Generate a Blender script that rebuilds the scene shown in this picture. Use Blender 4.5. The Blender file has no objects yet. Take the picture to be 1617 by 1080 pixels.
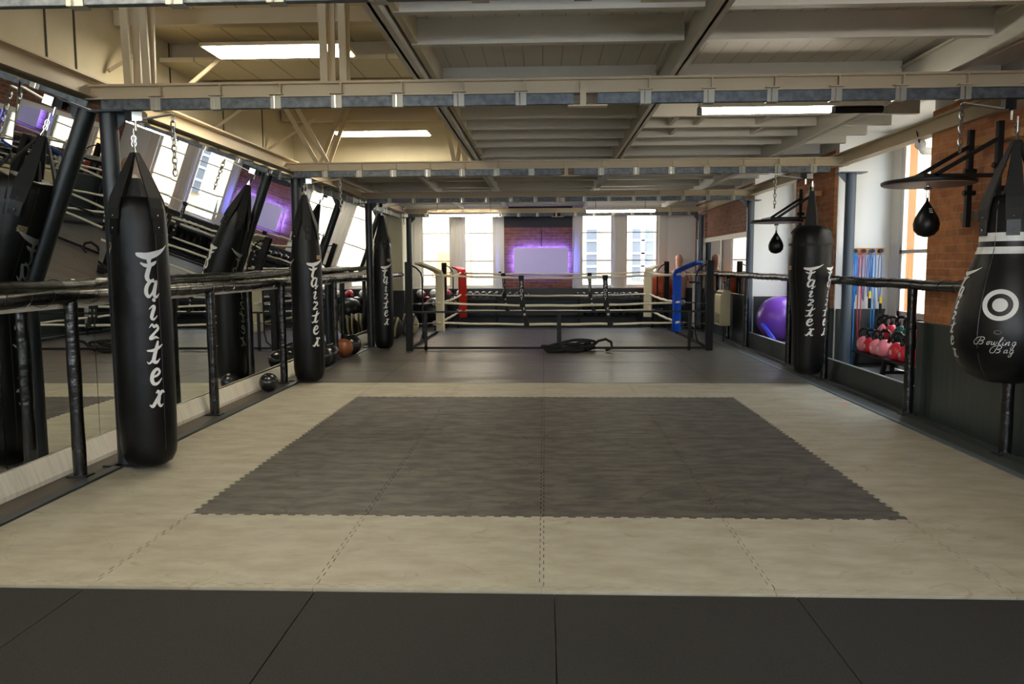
import bpy, bmesh, math, random
from mathutils import Vector, Matrix
random.seed(7)
PI = math.pi
S = bpy.context.scene
COL = S.collection
# ------------------------------------------------------------------ camera
cam = bpy.data.cameras.new('camera'); co = bpy.data.objects.new('camera', cam); COL.objects.link(co)
cam.sensor_width = 36; cam.lens = 1240.56 / 1617 * 36; cam.clip_start = .05; cam.clip_end = 200
_p, _y, _r = .09768, -.04186, -.00526
fw = Vector((math.sin(_y)*math.cos(_p), math.cos(_y)*math.cos(_p), -math.sin(_p)))
rt = Vector((math.cos(_y), -math.sin(_y), 0)); up = rt.cross(fw)
r2 = rt*math.cos(_r) + up*math.sin(_r); u2 = up*math.cos(_r) - rt*math.sin(_r)
M = Matrix((r2, u2, -fw)).transposed().to_4x4(); M.translation = Vector((.0155, -3.275, 1.40))
co.matrix_world = M
S.camera = co
# ------------------------------------------------------------------ world, sun, exposure
w = bpy.data.worlds.new('world'); S.world = w; w.use_nodes = True
bg = w.node_tree.nodes['Background']; bg.inputs[0].default_value = (.80, .90, 1, 1); bg.inputs[1].default_value = 4.4
sd = bpy.data.lights.new('sun', 'SUN'); sd.energy = 2.6; sd.angle = .05; sd.color = (1, .97, .92)
so = bpy.data.objects.new('sun', sd); COL.objects.link(so); so.rotation_euler = (math.radians(48), 0, math.radians(-40))
S.view_settings.view_transform = 'Standard'; S.view_settings.look = 'None'; S.view_settings.gamma = 1
S.view_settings.exposure = 1.62
S.cycles.max_bounces = 8; S.cycles.diffuse_bounces = 5; S.cycles.glossy_bounces = 5; S.cycles.transparent_max_bounces = 12
S.cycles.sample_clamp_indirect = 6; S.cycles.caustics_reflective = False; S.cycles.caustics_refractive = False

# ------------------------------------------------------------------ materials
def lin(c):
    if isinstance(c, str): c = [int(c[i:i+2], 16)/255 for i in (0, 2, 4)]
    return tuple((x/12.92 if x <= .04045 else ((x+.055)/1.055)**2.4) for x in c) + (1,)
MATS = {}
def mat(name, col='808080', rough=.5, metal=0, spec=.5, emit=0, ecol=None, bump=None, noise=None, coat=0):
    if name in MATS: return MATS[name]
    m = bpy.data.materials.new(name); m.use_nodes = True; MATS[name] = m
    nt = m.node_tree; b = nt.nodes['Principled BSDF']
    b.inputs['Base Color'].default_value = lin(col); b.inputs['Roughness'].default_value = rough
    b.inputs['Metallic'].default_value = metal; b.inputs['Specular IOR Level'].default_value = spec
    b.inputs['Coat Weight'].default_value = coat; b.inputs['Coat Roughness'].default_value = .25
    if emit:
        b.inputs['Emission Color'].default_value = lin(ecol or col); b.inputs['Emission Strength'].default_value = emit
    tc = nt.nodes.new('ShaderNodeTexCoord')
    if noise:      # (scale, other colour, lo, hi[, stretch])
        n = nt.nodes.new('ShaderNodeTexNoise'); n.inputs['Scale'].default_value = noise[0]; n.inputs['Detail'].default_value = 7
        n.inputs['Roughness'].default_value = .62
        mp = nt.nodes.new('ShaderNodeMapping'); mp.inputs['Scale'].default_value = noise[4] if len(noise) > 4 else (1, 1, 1)
        nt.links.new(tc.outputs['Object'], mp.inputs[0]); nt.links.new(mp.outputs[0], n.inputs['Vector'])
        cr = nt.nodes.new('ShaderNodeValToRGB'); cr.color_ramp.elements[0].position = noise[2]; cr.color_ramp.elements[1].position = noise[3]
        cr.color_ramp.elements[0].color = lin(noise[1]); cr.color_ramp.elements[1].color = lin(col)
        nt.links.new(n.outputs[0], cr.inputs[0]); nt.links.new(cr.outputs[0], b.inputs['Base Color'])
    if bump:       # (scale, strength, distance[, stretch])
        n = nt.nodes.new('ShaderNodeTexNoise'); n.inputs['Scale'].default_value = bump[0]; n.inputs['Detail'].default_value = 4
        mp = nt.nodes.new('ShaderNodeMapping'); mp.inputs['Scale'].default_value = bump[3] if len(bump) > 3 else (1, 1, 1)
        nt.links.new(tc.outputs['Object'], mp.inputs[0]); nt.links.new(mp.outputs[0], n.inputs['Vector'])
        bp = nt.nodes.new('ShaderNodeBump'); bp.inputs['Strength'].default_value = bump[1]; bp.inputs['Distance'].default_value = bump[2]
        nt.links.new(n.outputs[0], bp.inputs['Height']); nt.links.new(bp.outputs[0], b.inputs['Normal'])
    return m
def scuff(m, dark, amt=.6, scale=1.1, width=.012):
    # thin curved rub marks left on the mats
    nt = m.node_tree; b = nt.nodes['Principled BSDF']; src = b.inputs['Base Color'].links[0].from_socket
    tc = nt.nodes.new('ShaderNodeTexCoord'); a = nt.nodes.new('ShaderNodeTexNoise'); a.inputs['Scale'].default_value = scale; a.inputs['Detail'].default_value = 2.5; a.inputs['Distortion'].default_value = 1.2
    nt.links.new(tc.outputs['Object'], a.inputs['Vector'])
    d = nt.nodes.new('ShaderNodeMath'); d.operation = 'SUBTRACT'; d.inputs[1].default_value = .5; nt.links.new(a.outputs[0], d.inputs[0])
    e = nt.nodes.new('ShaderNodeMath'); e.operation = 'ABSOLUTE'; nt.links.new(d.outputs[0], e.inputs[0])
    f = nt.nodes.new('ShaderNodeMapRange'); f.inputs[1].default_value = 0; f.inputs[2].default_value = width; f.inputs[3].default_value = 1; f.inputs[4].default_value = 0; nt.links.new(e.outputs[0], f.inputs[0])
    g = nt.nodes.new('ShaderNodeTexNoise'); g.inputs['Scale'].default_value = 3.1; g.inputs['Detail'].default_value = 3; nt.links.new(tc.outputs['Object'], g.inputs['Vector'])
    h = nt.nodes.new('ShaderNodeMapRange'); h.inputs[1].default_value = .50; h.inputs[2].default_value = .58; nt.links.new(g.outputs[0], h.inputs[0])
    k = nt.nodes.new('ShaderNodeMath'); k.operation = 'MULTIPLY'; nt.links.new(f.outputs[0], k.inputs[0]); nt.links.new(h.outputs[0], k.inputs[1])
    l = nt.nodes.new('ShaderNodeMath'); l.operation = 'MULTIPLY'; l.inputs[1].default_value = amt; nt.links.new(k.outputs[0], l.inputs[0])
    mx = nt.nodes.new('ShaderNodeMix'); mx.data_type = 'RGBA'; mx.inputs[7].default_value = lin(dark)
    nt.links.new(l.outputs[0], mx.inputs[0]); nt.links.new(src, mx.inputs[6]); nt.links.new(mx.outputs[2], b.inputs['Base Color'])
def brick_mat(name, axis, c1='cc8656', c2='b06c46', mortar='b59a7c'):
    m = mat(name, c1, .9); nt = m.node_tree; b = nt.nodes['Principled BSDF']
    g = nt.nodes.new('ShaderNodeNewGeometry'); s = nt.nodes.new('ShaderNodeSeparateXYZ'); c = nt.nodes.new('ShaderNodeCombineXYZ')
    nt.links.new(g.outputs['Position'], s.inputs[0]); nt.links.new(s.outputs[axis], c.inputs[0]); nt.links.new(s.outputs[2], c.inputs[1])
    n0 = nt.nodes.new('ShaderNodeTexNoise'); n0.inputs['Scale'].default_value = 7; nt.links.new(c.outputs[0], n0.inputs['Vector'])
    vm = nt.nodes.new('ShaderNodeVectorMath'); vm.operation = 'MULTIPLY_ADD'
    vm.inputs[1].default_value = (.02, .02, 0); nt.links.new(n0.outputs['Color'], vm.inputs[0]); nt.links.new(c.outputs[0], vm.inputs[2])
    t = nt.nodes.new('ShaderNodeTexBrick'); nt.links.new(vm.outputs[0], t.inputs['Vector'])
    t.inputs['Scale'].default_value = 1; t.inputs['Brick Width'].default_value = .23; t.inputs['Row Height'].default_value = .068
    t.inputs['Mortar Size'].default_value = .0065; t.inputs['Mortar Smooth'].default_value = .3; t.inputs['Bias'].default_value = -.1
    t.inputs['Color1'].default_value = lin(c1); t.inputs['Color2'].default_value = lin(c2); t.inputs['Mortar'].default_value = lin(mortar)
    n = nt.nodes.new('ShaderNodeTexNoise'); n.inputs['Scale'].default_value = 9; n.inputs['Detail'].default_value = 6
    nt.links.new(c.outputs[0], n.inputs['Vector'])
    mx = nt.nodes.new('ShaderNodeMix'); mx.data_type = 'RGBA'; mx.blend_type = 'OVERLAY'; mx.inputs[0].default_value = .55
    nt.links.new(t.outputs['Color'], mx.inputs[6]); nt.links.new(n.outputs[0], mx.inputs[7]); nt.links.new(mx.outputs[2], b.inputs['Base Color'])
    bp = nt.nodes.new('ShaderNodeBump'); bp.inputs['Distance'].default_value = .012; bp.inputs['Strength'].default_value = .8; bp.invert = True
    nt.links.new(t.outputs['Fac'], bp.inputs['Height']); nt.links.new(bp.outputs[0], b.inputs['Normal'])
    return m
def plank_mat(name, col, dark, axis=0, width=.11, rough=.6, depth=.005):
    m = mat(name, col, rough); nt = m.node_tree; b = nt.nodes['Principled BSDF']
    g = nt.nodes.new('ShaderNodeNewGeometry'); s = nt.nodes.new('ShaderNodeSeparateXYZ'); nt.links.new(g.outputs['Position'], s.inputs[0])
    d = nt.nodes.new('ShaderNodeMath'); d.operation = 'DIVIDE'; d.inputs[1].default_value = width; nt.links.new(s.outputs[axis], d.inputs[0])
    f = nt.nodes.new('ShaderNodeMath'); f.operation = 'FRACT'; nt.links.new(d.outputs[0], f.inputs[0])
    l = nt.nodes.new('ShaderNodeMath'); l.operation = 'LESS_THAN'; l.inputs[1].default_value = .05; nt.links.new(f.outputs[0], l.inputs[0])
    mx = nt.nodes.new('ShaderNodeMix'); mx.data_type = 'RGBA'; mx.inputs[6].default_value = lin(col); mx.inputs[7].default_value = lin(dark)
    nt.links.new(l.outputs[0], mx.inputs[0]); nt.links.new(mx.outputs[2], b.inputs['Base Color'])
    bp = nt.nodes.new('ShaderNodeBump'); bp.inputs['Distance'].default_value = depth; bp.invert = True
    nt.links.new(l.outputs[0], bp.inputs['Height']); nt.links.new(bp.outputs[0], b.inputs['Normal'])
    return m
def glass_mat():
    m = bpy.data.materials.new('window_glass'); m.use_nodes = True; nt = m.node_tree; nt.nodes.clear()
    o = nt.nodes.new('ShaderNodeOutputMaterial'); t = nt.nodes.new('ShaderNodeBsdfTransparent'); g = nt.nodes.new('ShaderNodeBsdfGlossy')
    g.inputs['Roughness'].default_value = .02; lw = nt.nodes.new('ShaderNodeLayerWeight'); f = nt.nodes.new('ShaderNodeMath'); f.operation = 'POWER'; f.inputs[1].default_value = 5; nt.links.new(lw.outputs['Facing'], f.inputs[0])
    mx = nt.nodes.new('ShaderNodeMixShader'); nt.links.new(f.outputs[0], mx.inputs[0]); nt.links.new(t.outputs[0], mx.inputs[1]); nt.links.new(g.outputs[0], mx.inputs[2])
    nt.links.new(mx.outputs[0], o.inputs[0]); MATS['glass'] = m; return m
GLASS = glass_mat()
MIRROR = mat('mirror_silver', 'dfe2df', .005, 1)
CREAM = mat('cream_paint', 'c0b093', .45, bump=(14, .15, .01))
CREAMW = mat('cream_wall_paint', 'd8cfb4', .7, noise=(1.2, 'cbbf9e', .35, .65))
GREYC = plank_mat('grey_painted_planks', 'cfccc4', 'a5a198', 0, .14)
GREYJ = mat('grey_joist_paint', 'cfccc3', .55)
ROOFP = plank_mat('cream_roof_planks', 'd3c8ab', 'a79a78', 0, .35)
GALV = mat('galvanised_steel', '6f7478', .5, .6, noise=(22, '4a4f54', .35, .65))
GALVL = mat('bright_zinc', 'a5a296', .45, .5)
CHROME = mat('chrome', 'd8d8d6', .18, 1)
STEEL = mat('dark_steel_paint', '1f2429', .42, .1, bump=(30, .1, .002))
BLACKM = mat('black_metal', '0a0a0b', .5, spec=.3)
BLACKP = mat('black_padding', '060607', .55, bump=(26, .6, .012, (1, 1, 1)), spec=.25)
TAPE = mat('black_taped_foam', '0a0909', .27, bump=(9, .5, .02, (1, .6, 1.5)), spec=.7)
VINYL = mat('black_vinyl', '050506', .42, spec=.3, bump=(9, .22, .02))
VINYLG = mat('glossy_black_leather', '06070a', .4, spec=.35, bump=(8, .22, .02))
STRAP = mat('black_webbing', '141414', .75)
WHITEL = mat('white_print', 'd4d5d3', .45)
WHITEP = mat('white_paint', 'e3e3e0', .5)
WHITEF = mat('white_window_frame', 'd9d5cc', .45)
DADO = mat('dark_green_dado_paint', '252c2c', .42)
BLACKPT = mat('black_paint', '16181a', .55)  # flat black for the far header and the topmost roof slab
ROPE = mat('cream_rope_cover', 'ebe3ca', .5, bump=(30, .3, .01))
PADC = mat('cream_vinyl', 'e0d7b8', .42, bump=(12, .4, .02))
PADR = mat('red_vinyl', 'd22418', .35, bump=(12, .3, .02))
PADB = mat('blue_vinyl', '0f4fc4', .32, bump=(10, .6, .03))
FLESH = mat('flesh_rubber', 'cf9a7c', .5)
LIGHTM = mat('pale_mat', 'a39e90', .6, noise=(3.2, '928c7a', .36, .62, (1, 2.2, 1)), bump=(60, .12, .004), spec=.4)
DARKM = mat('charcoal_mat', '544f48', .6, noise=(4.2, '2b2824', .38, .62, (1, 2.4, 1)), bump=(60, .12, .004), spec=.45)
GREYM = mat('slate_mat_floor', '5a5752', .42, noise=(2.6, '423f3b', .34, .66, (.7, 2.6, 1)), bump=(40, .1, .004), spec=.5)
RUBBER = mat('black_rubber', '262524', .8, noise=(160, '131313', .38, .6), bump=(220, .5, .003), spec=.35)
scuff(LIGHTM, '84765c', .6, 1.9, .008); scuff(DARKM, '1e1b18', .8, 1.5, .02); scuff(GREYM, '24221f', .6, 1.2, .02)
EDGE = mat('grey_metal_edging', '4a5054', .35, .5)
SLAB = mat('concrete_floor', '6d675e', .6, noise=(2, '565047', .3, .7))
WOODL = mat('light_wood', 'c08a55', .5)
LED = mat('led_panel', 'fff6df', .5, emit=14, ecol='fff3d8')
TUBE = mat('fluorescent_tube', 'fffaf0', .5, emit=21, ecol='fff4e0')
def glow(name, c, e): return mat(name, c, .5, emit=e, ecol=c)

# ------------------------------------------------------------------ mesh builder
class MB:
    def __init__(s): s.b = bmesh.new()
    def box(s, x0, x1, y0, y1, z0, z1, M=None):
        v = [s.b.verts.new(p) for p in ((x0,y0,z0),(x1,y0,z0),(x1,y1,z0),(x0,y1,z0),(x0,y0,z1),(x1,y0,z1),(x1,y1,z1),(x0,y1,z1))]
        if M is not None:
            for q in v: q.co = M @ q.co
        for f in ((0,3,2,1),(4,5,6,7),(0,1,5,4),(1,2,6,5),(2,3,7,6),(3,0,4,7)): s.b.faces.new([v[i] for i in f])
        return s
    def bar(s, a, b, w=.03, h=None, upv=(0,0,1)):
        a, b = Vector(a), Vector(b); h = h or w; d = (b-a); L = d.length; d.normalize(); U = Vector(upv)
        if abs(d.dot(U)) > .98: U = Vector((0,1,0))
        sx = d.cross(U).normalized(); sy = sx.cross(d)
        M = Matrix((sx, d, sy)).transposed().to_4x4(); M.translation = a
        return s.box(-w/2, w/2, 0, L, -h/2, h/2, M)
    def rings(s, rings, cap=True, closed=True):
        R = [[s.b.verts.new(p) for p in r] for r in rings]; n = len(R[0])
        for i in range(len(R)-1):
            for j in range(n if closed else n-1):
                k = (j+1) % n; s.b.faces.new((R[i][j], R[i][k], R[i+1][k], R[i+1][j]))
        if cap: s.b.faces.new(R[0][::-1]); s.b.faces.new(R[-1])
        return s
    def tube(s, pts, r, n=10, closed=False, cap=True):
        pts = [Vector(p) for p in pts]; m = len(pts); rr = r if hasattr(r, '__len__') else [r]*m; rs = []; px = None
        for i, p in enumerate(pts):
            if closed: d = pts[(i+1) % m]-pts[i-1]
            else: d = pts[min(i+1, m-1)]-pts[max(i-1, 0)]
            d.normalize()
            if px is None:
                U = Vector((0,0,1)) if abs(d.z) < .9 else Vector((0,1,0)); px = d.cross(U).normalized()
            else: px = (px-d*px.dot(d)).normalized()
            py = d.cross(px)
            rs.append([p+(px*math.cos(2*PI*j/n)+py*math.sin(2*PI*j/n))*rr[i] for j in range(n)])
        if closed: rs.append(rs[0]); cap = False
        return s.rings(rs, cap)
    def lathe(s, prof, c=(0,0,0), n=32, sq=None):
        return s.rings([[(c[0]+r*math.cos(2*PI*j/n), c[1]+r*math.sin(2*PI*j/n)*(sq or 1), c[2]+z) for j in range(n)] for r, z in prof])
    def ball(s, c, r, n=20, m=12, sc=(1,1,1)):
        return s.rings([[(c[0]+sc[0]*r*math.sin(PI*(i+.02)/(m+.04))*math.cos(2*PI*j/n), c[1]+sc[1]*r*math.sin(PI*(i+.02)/(m+.04))*math.sin(2*PI*j/n), c[2]-sc[2]*r*math.cos(PI*(i+.02)/(m+.04))) for j in range(n)] for i in range(m+1)])
    def prism(s, poly, z0, z1, f=lambda x, y, z: (x, y, z)):
        a = [s.b.verts.new(f(x, y, z0)) for x, y in poly]; b = [s.b.verts.new(f(x, y, z1)) for x, y in poly]; n = len(poly)
        s.b.faces.new(a[::-1]); s.b.faces.new(b)
        for i in range(n): s.b.faces.new((a[i], a[(i+1) % n], b[(i+1) % n], b[i]))
        return s
    def build(s, name, m, parent=None, smooth=False, bevel=0, kind=None, label=None, cat=None, group=None, sub=0):
        bmesh.ops.recalc_face_normals(s.b, faces=s.b.faces[:])
        me = bpy.data.meshes.new(name); s.b.to_mesh(me); s.b.free()
        me.materials.append(m)
        if smooth:
            me.polygons.foreach_set('use_smooth', [True]*len(me.polygons))
            if smooth != 'all': me.set_sharp_from_angle(angle=math.radians(50))
        o = bpy.data.objects.new(name, me); COL.objects.link(o)
        if bevel:
            b = o.modifiers.new('bevel', 'BEVEL'); b.width = bevel; b.segments = 2; b.limit_method = 'ANGLE'
        if sub:
            b = o.modifiers.new('sub', 'SUBSURF'); b.levels = sub; b.render_levels = sub
        if parent is not None:
            o.parent = parent; o.matrix_parent_inverse = Matrix.Translation(-parent.location) if not parent.get('_abs') is None else Matrix()
        tag(o, label, cat, group, kind); return o
def tag(o, label=None, cat=None, group=None, kind=None):
    if label: o['label'] = label
    if cat: o['category'] = cat
    if group: o['group'] = group
    if kind: o['kind'] = kind
    return o
def thing(name, label, cat, loc=(0,0,0), group=None, rz=0):
    o = bpy.data.objects.new(name, None); COL.objects.link(o); o.location = loc; o.rotation_euler = (0, 0, rz); o.empty_display_size = .1
    return tag(o, label, cat, group)
def copy_tree(o, parent=None):
    c = o.copy(); COL.objects.link(c); c.parent = parent
    for ch in [x for x in o.children]: copy_tree(ch, c)
    return c
def dup(o, loc, label, rz=None, group=None):
    c = copy_tree(o); c.location = loc; c['label'] = label
    if rz is not None: c.rotation_euler = (0, 0, rz)
    if group: c['group'] = group
    return c
ORD = ['first','second','third','fourth','fifth','sixth','seventh','eighth','ninth','tenth','eleventh','twelfth','thirteenth','fourteenth','fifteenth','sixteenth','seventeenth','eighteenth']
def struct(name, mb, m, parent=None, **k): return mb.build(name, m, parent, kind='structure', **k)

# ================================================================== SETTING
YB, YF = 15.2, -6.0
XL, XR = -3.46, 3.53
struct('floor', MB().box(-3.6, 4.4, YF-.1, YB+.2, -.3, -.02), SLAB)
# slate coloured mat floor beyond the jigsaw mats
f2 = struct('floor', MB().box(-2.99, 3.12, 6.02, YB, -.02, 0), GREYM)
sm = MB()
for x in (-2, 0, 2): sm.box(x-.002, x+.002, 6.03, YB, 0, .0006)
for i, y in enumerate((7, 8, 9, 11, 13)): sm.box(-2.98, 3.1, y-.002, y+.002, 0, .0006)
struct('mat_seam', sm, mat('seam', '2c2b2a', .8), f2)
struct('floor', MB().box(-3.0, 3.12, YF, -1.04, -.02, 0), RUBBER)
# side channels
struct('trim_1', MB().box(-3.02, -2.95, YF, YB, -.02, .012), EDGE, bevel=.004)
struct('trim_2', MB().box(-3.24, -3.02, YF, YB, -.02, -.002), mat('worn_wood_floor', '5b5148', .5, noise=(3, '3a332d', .3, .7, (1, .2, 1))))
struct('trim_3', MB().box(3.12, 3.17, YF, YB, -.02, .006), mat('blue_grey_edging', '66727c', .35, .3))
struct('trim_4', MB().box(3.17, 3.47, YF, YB, -.02, .002), mat('dark_channel_floor', '3c4140', .45))
struct('trim_5', MB().box(3.33, 3.36, YF, YB, .0, .03), DADO)
struct('baseboard_left', MB().prism([(-3.23,.0),(-3.215,.0),(-3.215,.03),(-3.26,.16),(-3.29,.16),(-3.25,.0)], YF, 14.0, lambda x, y, z: (x, z, y)), mat('white_board', 'd9d4c6', .5, noise=(6, 'c3bdae', .3, .6, (1, 6, .2))))
# left wall (behind mirrors and above the beam)
struct('wall_left', MB().box(-3.62, -3.47, YF, YB, 0, 3.7), CREAMW)
ps = MB()
for y in (-1.0, .1, 1.2, 2.25, 2.6, 4.1, 5.3, 6.5): ps.box(-3.47, -3.462, y, y+.015, 2.7, 3.6)
struct('panel_joint', ps, mat('dark_joint', '4a4032', .8), bpy.data.objects['wall_left'])
struct('wall_far', MB().box(-3.6, -3.05, YB, YB+.3, 0, 3).box(-1.12, .70, YB, YB+.3, 0, 3).box(2.86, 4.4, YB, YB+.3, 0, 3)
       .box(-3.05, -1.12, YB, YB+.3, 0, .85).box(.70, 2.86, YB, YB+.3, 0, .85).box(-3.05, -1.12, YB, YB+.3, 2.75, 3).box(.70, 2.86, YB, YB+.3, 2.75, 3), WHITEP)
wf = bpy.data.objects['wall_far']
struct('brick_panel', MB().box(-.93, .66, YB-.03, YB, .8, 2.27), brick_mat('brick_far', 0, '8d5a45', '734536', '8a7364'), wf)
struct('black_header', MB().box(-.93, .66, YB-.035, YB, 2.27, 2.75), BLACKPT, wf)
struct('dado', MB().box(-3.45, 3.5, YB-.05, YB, 0, .83).box(-3.45, 3.5, YB-.07, YB, .81, .85), DADO, wf)
struct('wall_near', MB().box(-3.6, 4.4, YF-.2, YF, 0, 1.2).box(-3.6, 4.4, YF-.2, YF, 2.8, 3.7).box(-3.6, -3.0, YF-.2, YF, 1.2, 2.8).box(-.3, .3, YF-.2, YF, 1.2, 2.8).box(3.1, 4.4, YF-.2, YF, 1.2, 2.8), WHITEP)
for n_, (a, b) in enumerate(((-3.0, -.3), (.3, 3.1))):  # window openings added behind the camera to let in frontal fill light
    wq = MB().box(a, b, YF-.12, YF-.06, 1.2, 1.28).box(a, b, YF-.12, YF-.06, 2.72, 2.8).box(a, b, YF-.12, YF-.06, 1.75, 1.8)
    for x_ in (a, (a+b)/2-.04, b-.08): wq.box(x_, x_+.08, YF-.12, YF-.06, 1.2, 2.8)
    struct('window_%d' % (n_+6), wq, WHITEF)
struct('wall_left_end', MB().box(-3.46, -3.12, 14.05, 15.15, .85, 2.6), mat('olive_white_paint', 'cfcdb4', .6))
struct('wall_left_dado', MB().box(-3.46, -3.10, 14.05, 15.15, 0, .85), DADO)

# right wall: brick piers with dado, window bays between them
BR = brick_mat('brick_right', 1)
BRF = brick_mat('brick_right_far', 1, '8a5a42', '744735', '8f7a68')
piers = [(YF, -4.2), (-1.9, -.4), (-.4, 4.12), (6.42, 7.95), (10.2, YB)]
for i, (a, b) in enumerate(piers):
    w_ = struct('wall_right', MB().box(XR, 4.25, a, b, 0, 3.3), WHITEP)
    m_ = BRF if i == 4 else BR
    bk = MB().box(XR-.03, XR, a+.001, b-.03, .84, 2.75) if i != 3 else MB().box(XR-.03, XR, a+.03, b-.03, .84, 2.75)
    struct('brick_face', bk, m_, w_)
    d = MB().box(3.455, XR, a, b, 0, .84).box(3.445, XR, a, b, .82, .86)
    struct('dado', d, plank_mat('dado_planks_%d' % i, '2a3332', '060808', 1, .095, .38, .012), w_)
bays = [(4.12, 6.42), (7.95, 10.2), (-4.2, -1.9)]
for i, (a, b) in enumerate(bays):
    struct('wall_right', MB().box(4.16, 4.25, a, b, 2.95, 3.3).box(XR, 4.5, a, b, 3.2, 3.3), WHITEP)
    # far reveal stands square to the room; dado below it
    struct('dado', MB().box(3.55, 4.12, b-.03, b, .0, .84).box(3.55, 4.12, b-.045, b, .82, .85), DADO)
    struct('floor', MB().box(3.475, 4.3, a, b, -.02, .14), mat('grey_platform', '9ba1a3', .5))
    kb = struct('kickboard', MB().box(3.445, 3.475, a, b, 0, .25), DADO)
    struct('kickboard_cap', MB().box(3.45, 3.485, a, b, .25, .256), mat('pale_metal_cap', 'b9c0c4', .4), kb)
    # french window in plane X = 4.2
    n = i+1
    wn = struct('window_%d' % n, MB().box(4.16, 4.24, a, a+.07, .14, 2.95).box(4.16, 4.24, b-.24, b, .14, 2.95).box(4.16, 4.24, a, b, 2.88, 2.95).box(4.15, 4.24, (a+b)/2-.06, (a+b)/2+.06, .14, 2.95), WHITEF, bevel=.01)
    yc = (a+b)/2
    for (y0, y1) in ((a+.07, yc-.06), (yc+.06, b-.24)):
        sa = MB().box(4.17, 4.22, y0, y0+.07, .16, 2.88).box(4.17, 4.22, y1-.07, y1, .16, 2.88).box(4.17, 4.22, y0, y1, .16, .26).box(4.17, 4.22, y0, y1, .74, .84).box(4.17, 4.22, y0, y1, 1.51, 1.55).box(4.17, 4.22, y0, y1, 2.82, 2.88).box(4.185, 4.205, y0, y1, .26, .74).box(4.165, 4.185, y0+.12, y1-.12, .33, .67)
        q = struct('sash', sa, WHITEF, wn)
        struct('pane', MB().box(4.193, 4.197, y0+.07, y1-.07, .84, 1.51).box(4.193, 4.197, y0+.07, y1-.07, 1.55, 2.82), GLASS, q)
    struct('handle', MB().box(4.13, 4.17, yc-.01, yc+.01, 1.2, 1.34), CHROME, wn)
# back windows (two pairs) with pilaster frames
for n, (x0, x1, g) in enumerate([(-3.05, -1.12, [(-2.84, -2.22), (-1.84, -1.2)]), (.70, 2.86, [(.9, 1.56), (1.93, 2.6)])]):
    fr = MB().box(x0, g[0][0]-.06, YB-.02, YB+.12, .85, 2.75).box(g[0][1]+.06, g[1][0]-.06, YB-.02, YB+.12, .85, 2.75).box(g[1][1]+.06, x1, YB-.02, YB+.12, .85, 2.75)
    for dx in (.06, .13, .2): fr.box(g[0][1]+.03+dx, g[0][1]+.045+dx, YB-.035, YB, .87, 2.75)
    fr.box(x0, x1, YB-.04, YB+.12, .83, .88)
    wn = struct('window_%d' % (n+4), fr, WHITEF, bevel=.006)
    for (a, b) in g:
        sa = MB().box(a-.06, a, YB+.03, YB+.08, .88, 2.75).box(b, b+.06, YB+.03, YB+.08, .88, 2.75).box(a, b, YB+.03, YB+.08, .88, .93).box(a, b, YB+.035, YB+.075, 1.48, 1.51).box(a, b, YB+.035, YB+.075, 2.13, 2.155).box(a, b, YB+.035, YB+.075, 2.7, 2.75)
        q = struct('sash', sa, WHITEF, wn)
        struct('pane', MB().box(a, b, YB+.053, YB+.056, .93, 2.7), GLASS, q)
# --- ceiling of the mezzanine: planks and joists, open on the left between Y -0.1 and 7.8
ce = struct('ceiling', MB().box(-.82, 3.56, YF, 7.75, 2.90, 2.96).box(-3.47, 3.56, 7.75, YB+.1, 2.90, 2.96), GREYC)
for y in [YF+.4+.6*i for i in range(9)] + [-.05, .50, 1.07, 1.69, 2.9, 3.5, 4.16, 4.74, 5.33, 5.9] + [6.75+.55*i for i in range(15)]:
    if any(abs(y-b) < .12 for b in (2.1, 6.2, 10.12, 14.1)): continue
    xs = [(-.80, .86), (.92, 2.68), (2.74, 3.4)]
    if y > 7.8: xs = [(-3.0, -1.9), (-1.84, -.88)] + xs
    for a, b in xs: struct('joist', MB().box(a, b, y-.03, y+.03, 2.745, 2.90), GREYJ, ce)
for x, ys in ((1.5, (3.0, 3.6, 4.2)), (2.1, (3.0, 3.6, 4.2, 4.8)), (1.25, (4.2, 4.8))):
    for i, y in enumerate(ys): struct('noggin', MB().box(x-.02+.1*(i % 2), x+.02+.1*(i % 2), y, y+.5, 2.76, 2.90), GREYJ, ce)
# roof over the open bay on the left
rf = struct('ceiling', MB().box(-3.6, -.6, YF, 7.9, 3.46, 3.55), ROOFP)
struct('ceiling', MB().box(-3.6, 4.6, YF-.2, YB+.4, 3.7, 3.8), BLACKPT)
struct('wall_void_end', MB().box(-3.47, -.78, 7.72, 7.78, 2.75, 3.5), CREAMW)
struct('wall_void_side', MB().box(-.80, -.76, YF, 7.75, 2.75, 3.5), CREAMW)
for y in (.9, 2.0, 3.15, 4.15, 5.1, 6.1, 7.2): struct('rafter', MB().box(-3.46, -.8, y, y+.1, 3.34 if y < 4 else 3.30, 3.46), CREAM, rf)
struct('lowered_ceiling', MB().box(-3.46, -.8, 3.9, 4.6, 3.24, 3.28), ROOFP, rf)
struct('ceiling', MB().box(2.76, 3.44, 2.2, 9.9, 2.86, 2.895), WHITEP)
# white outer ceiling at the right edge
struct('ceiling', MB().box(3.53, 4.5, 4.12, 6.42, 2.95, 3.0).box(3.53, 4.5, 7.95, 10.2, 2.95, 3.0), WHITEP)

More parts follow.
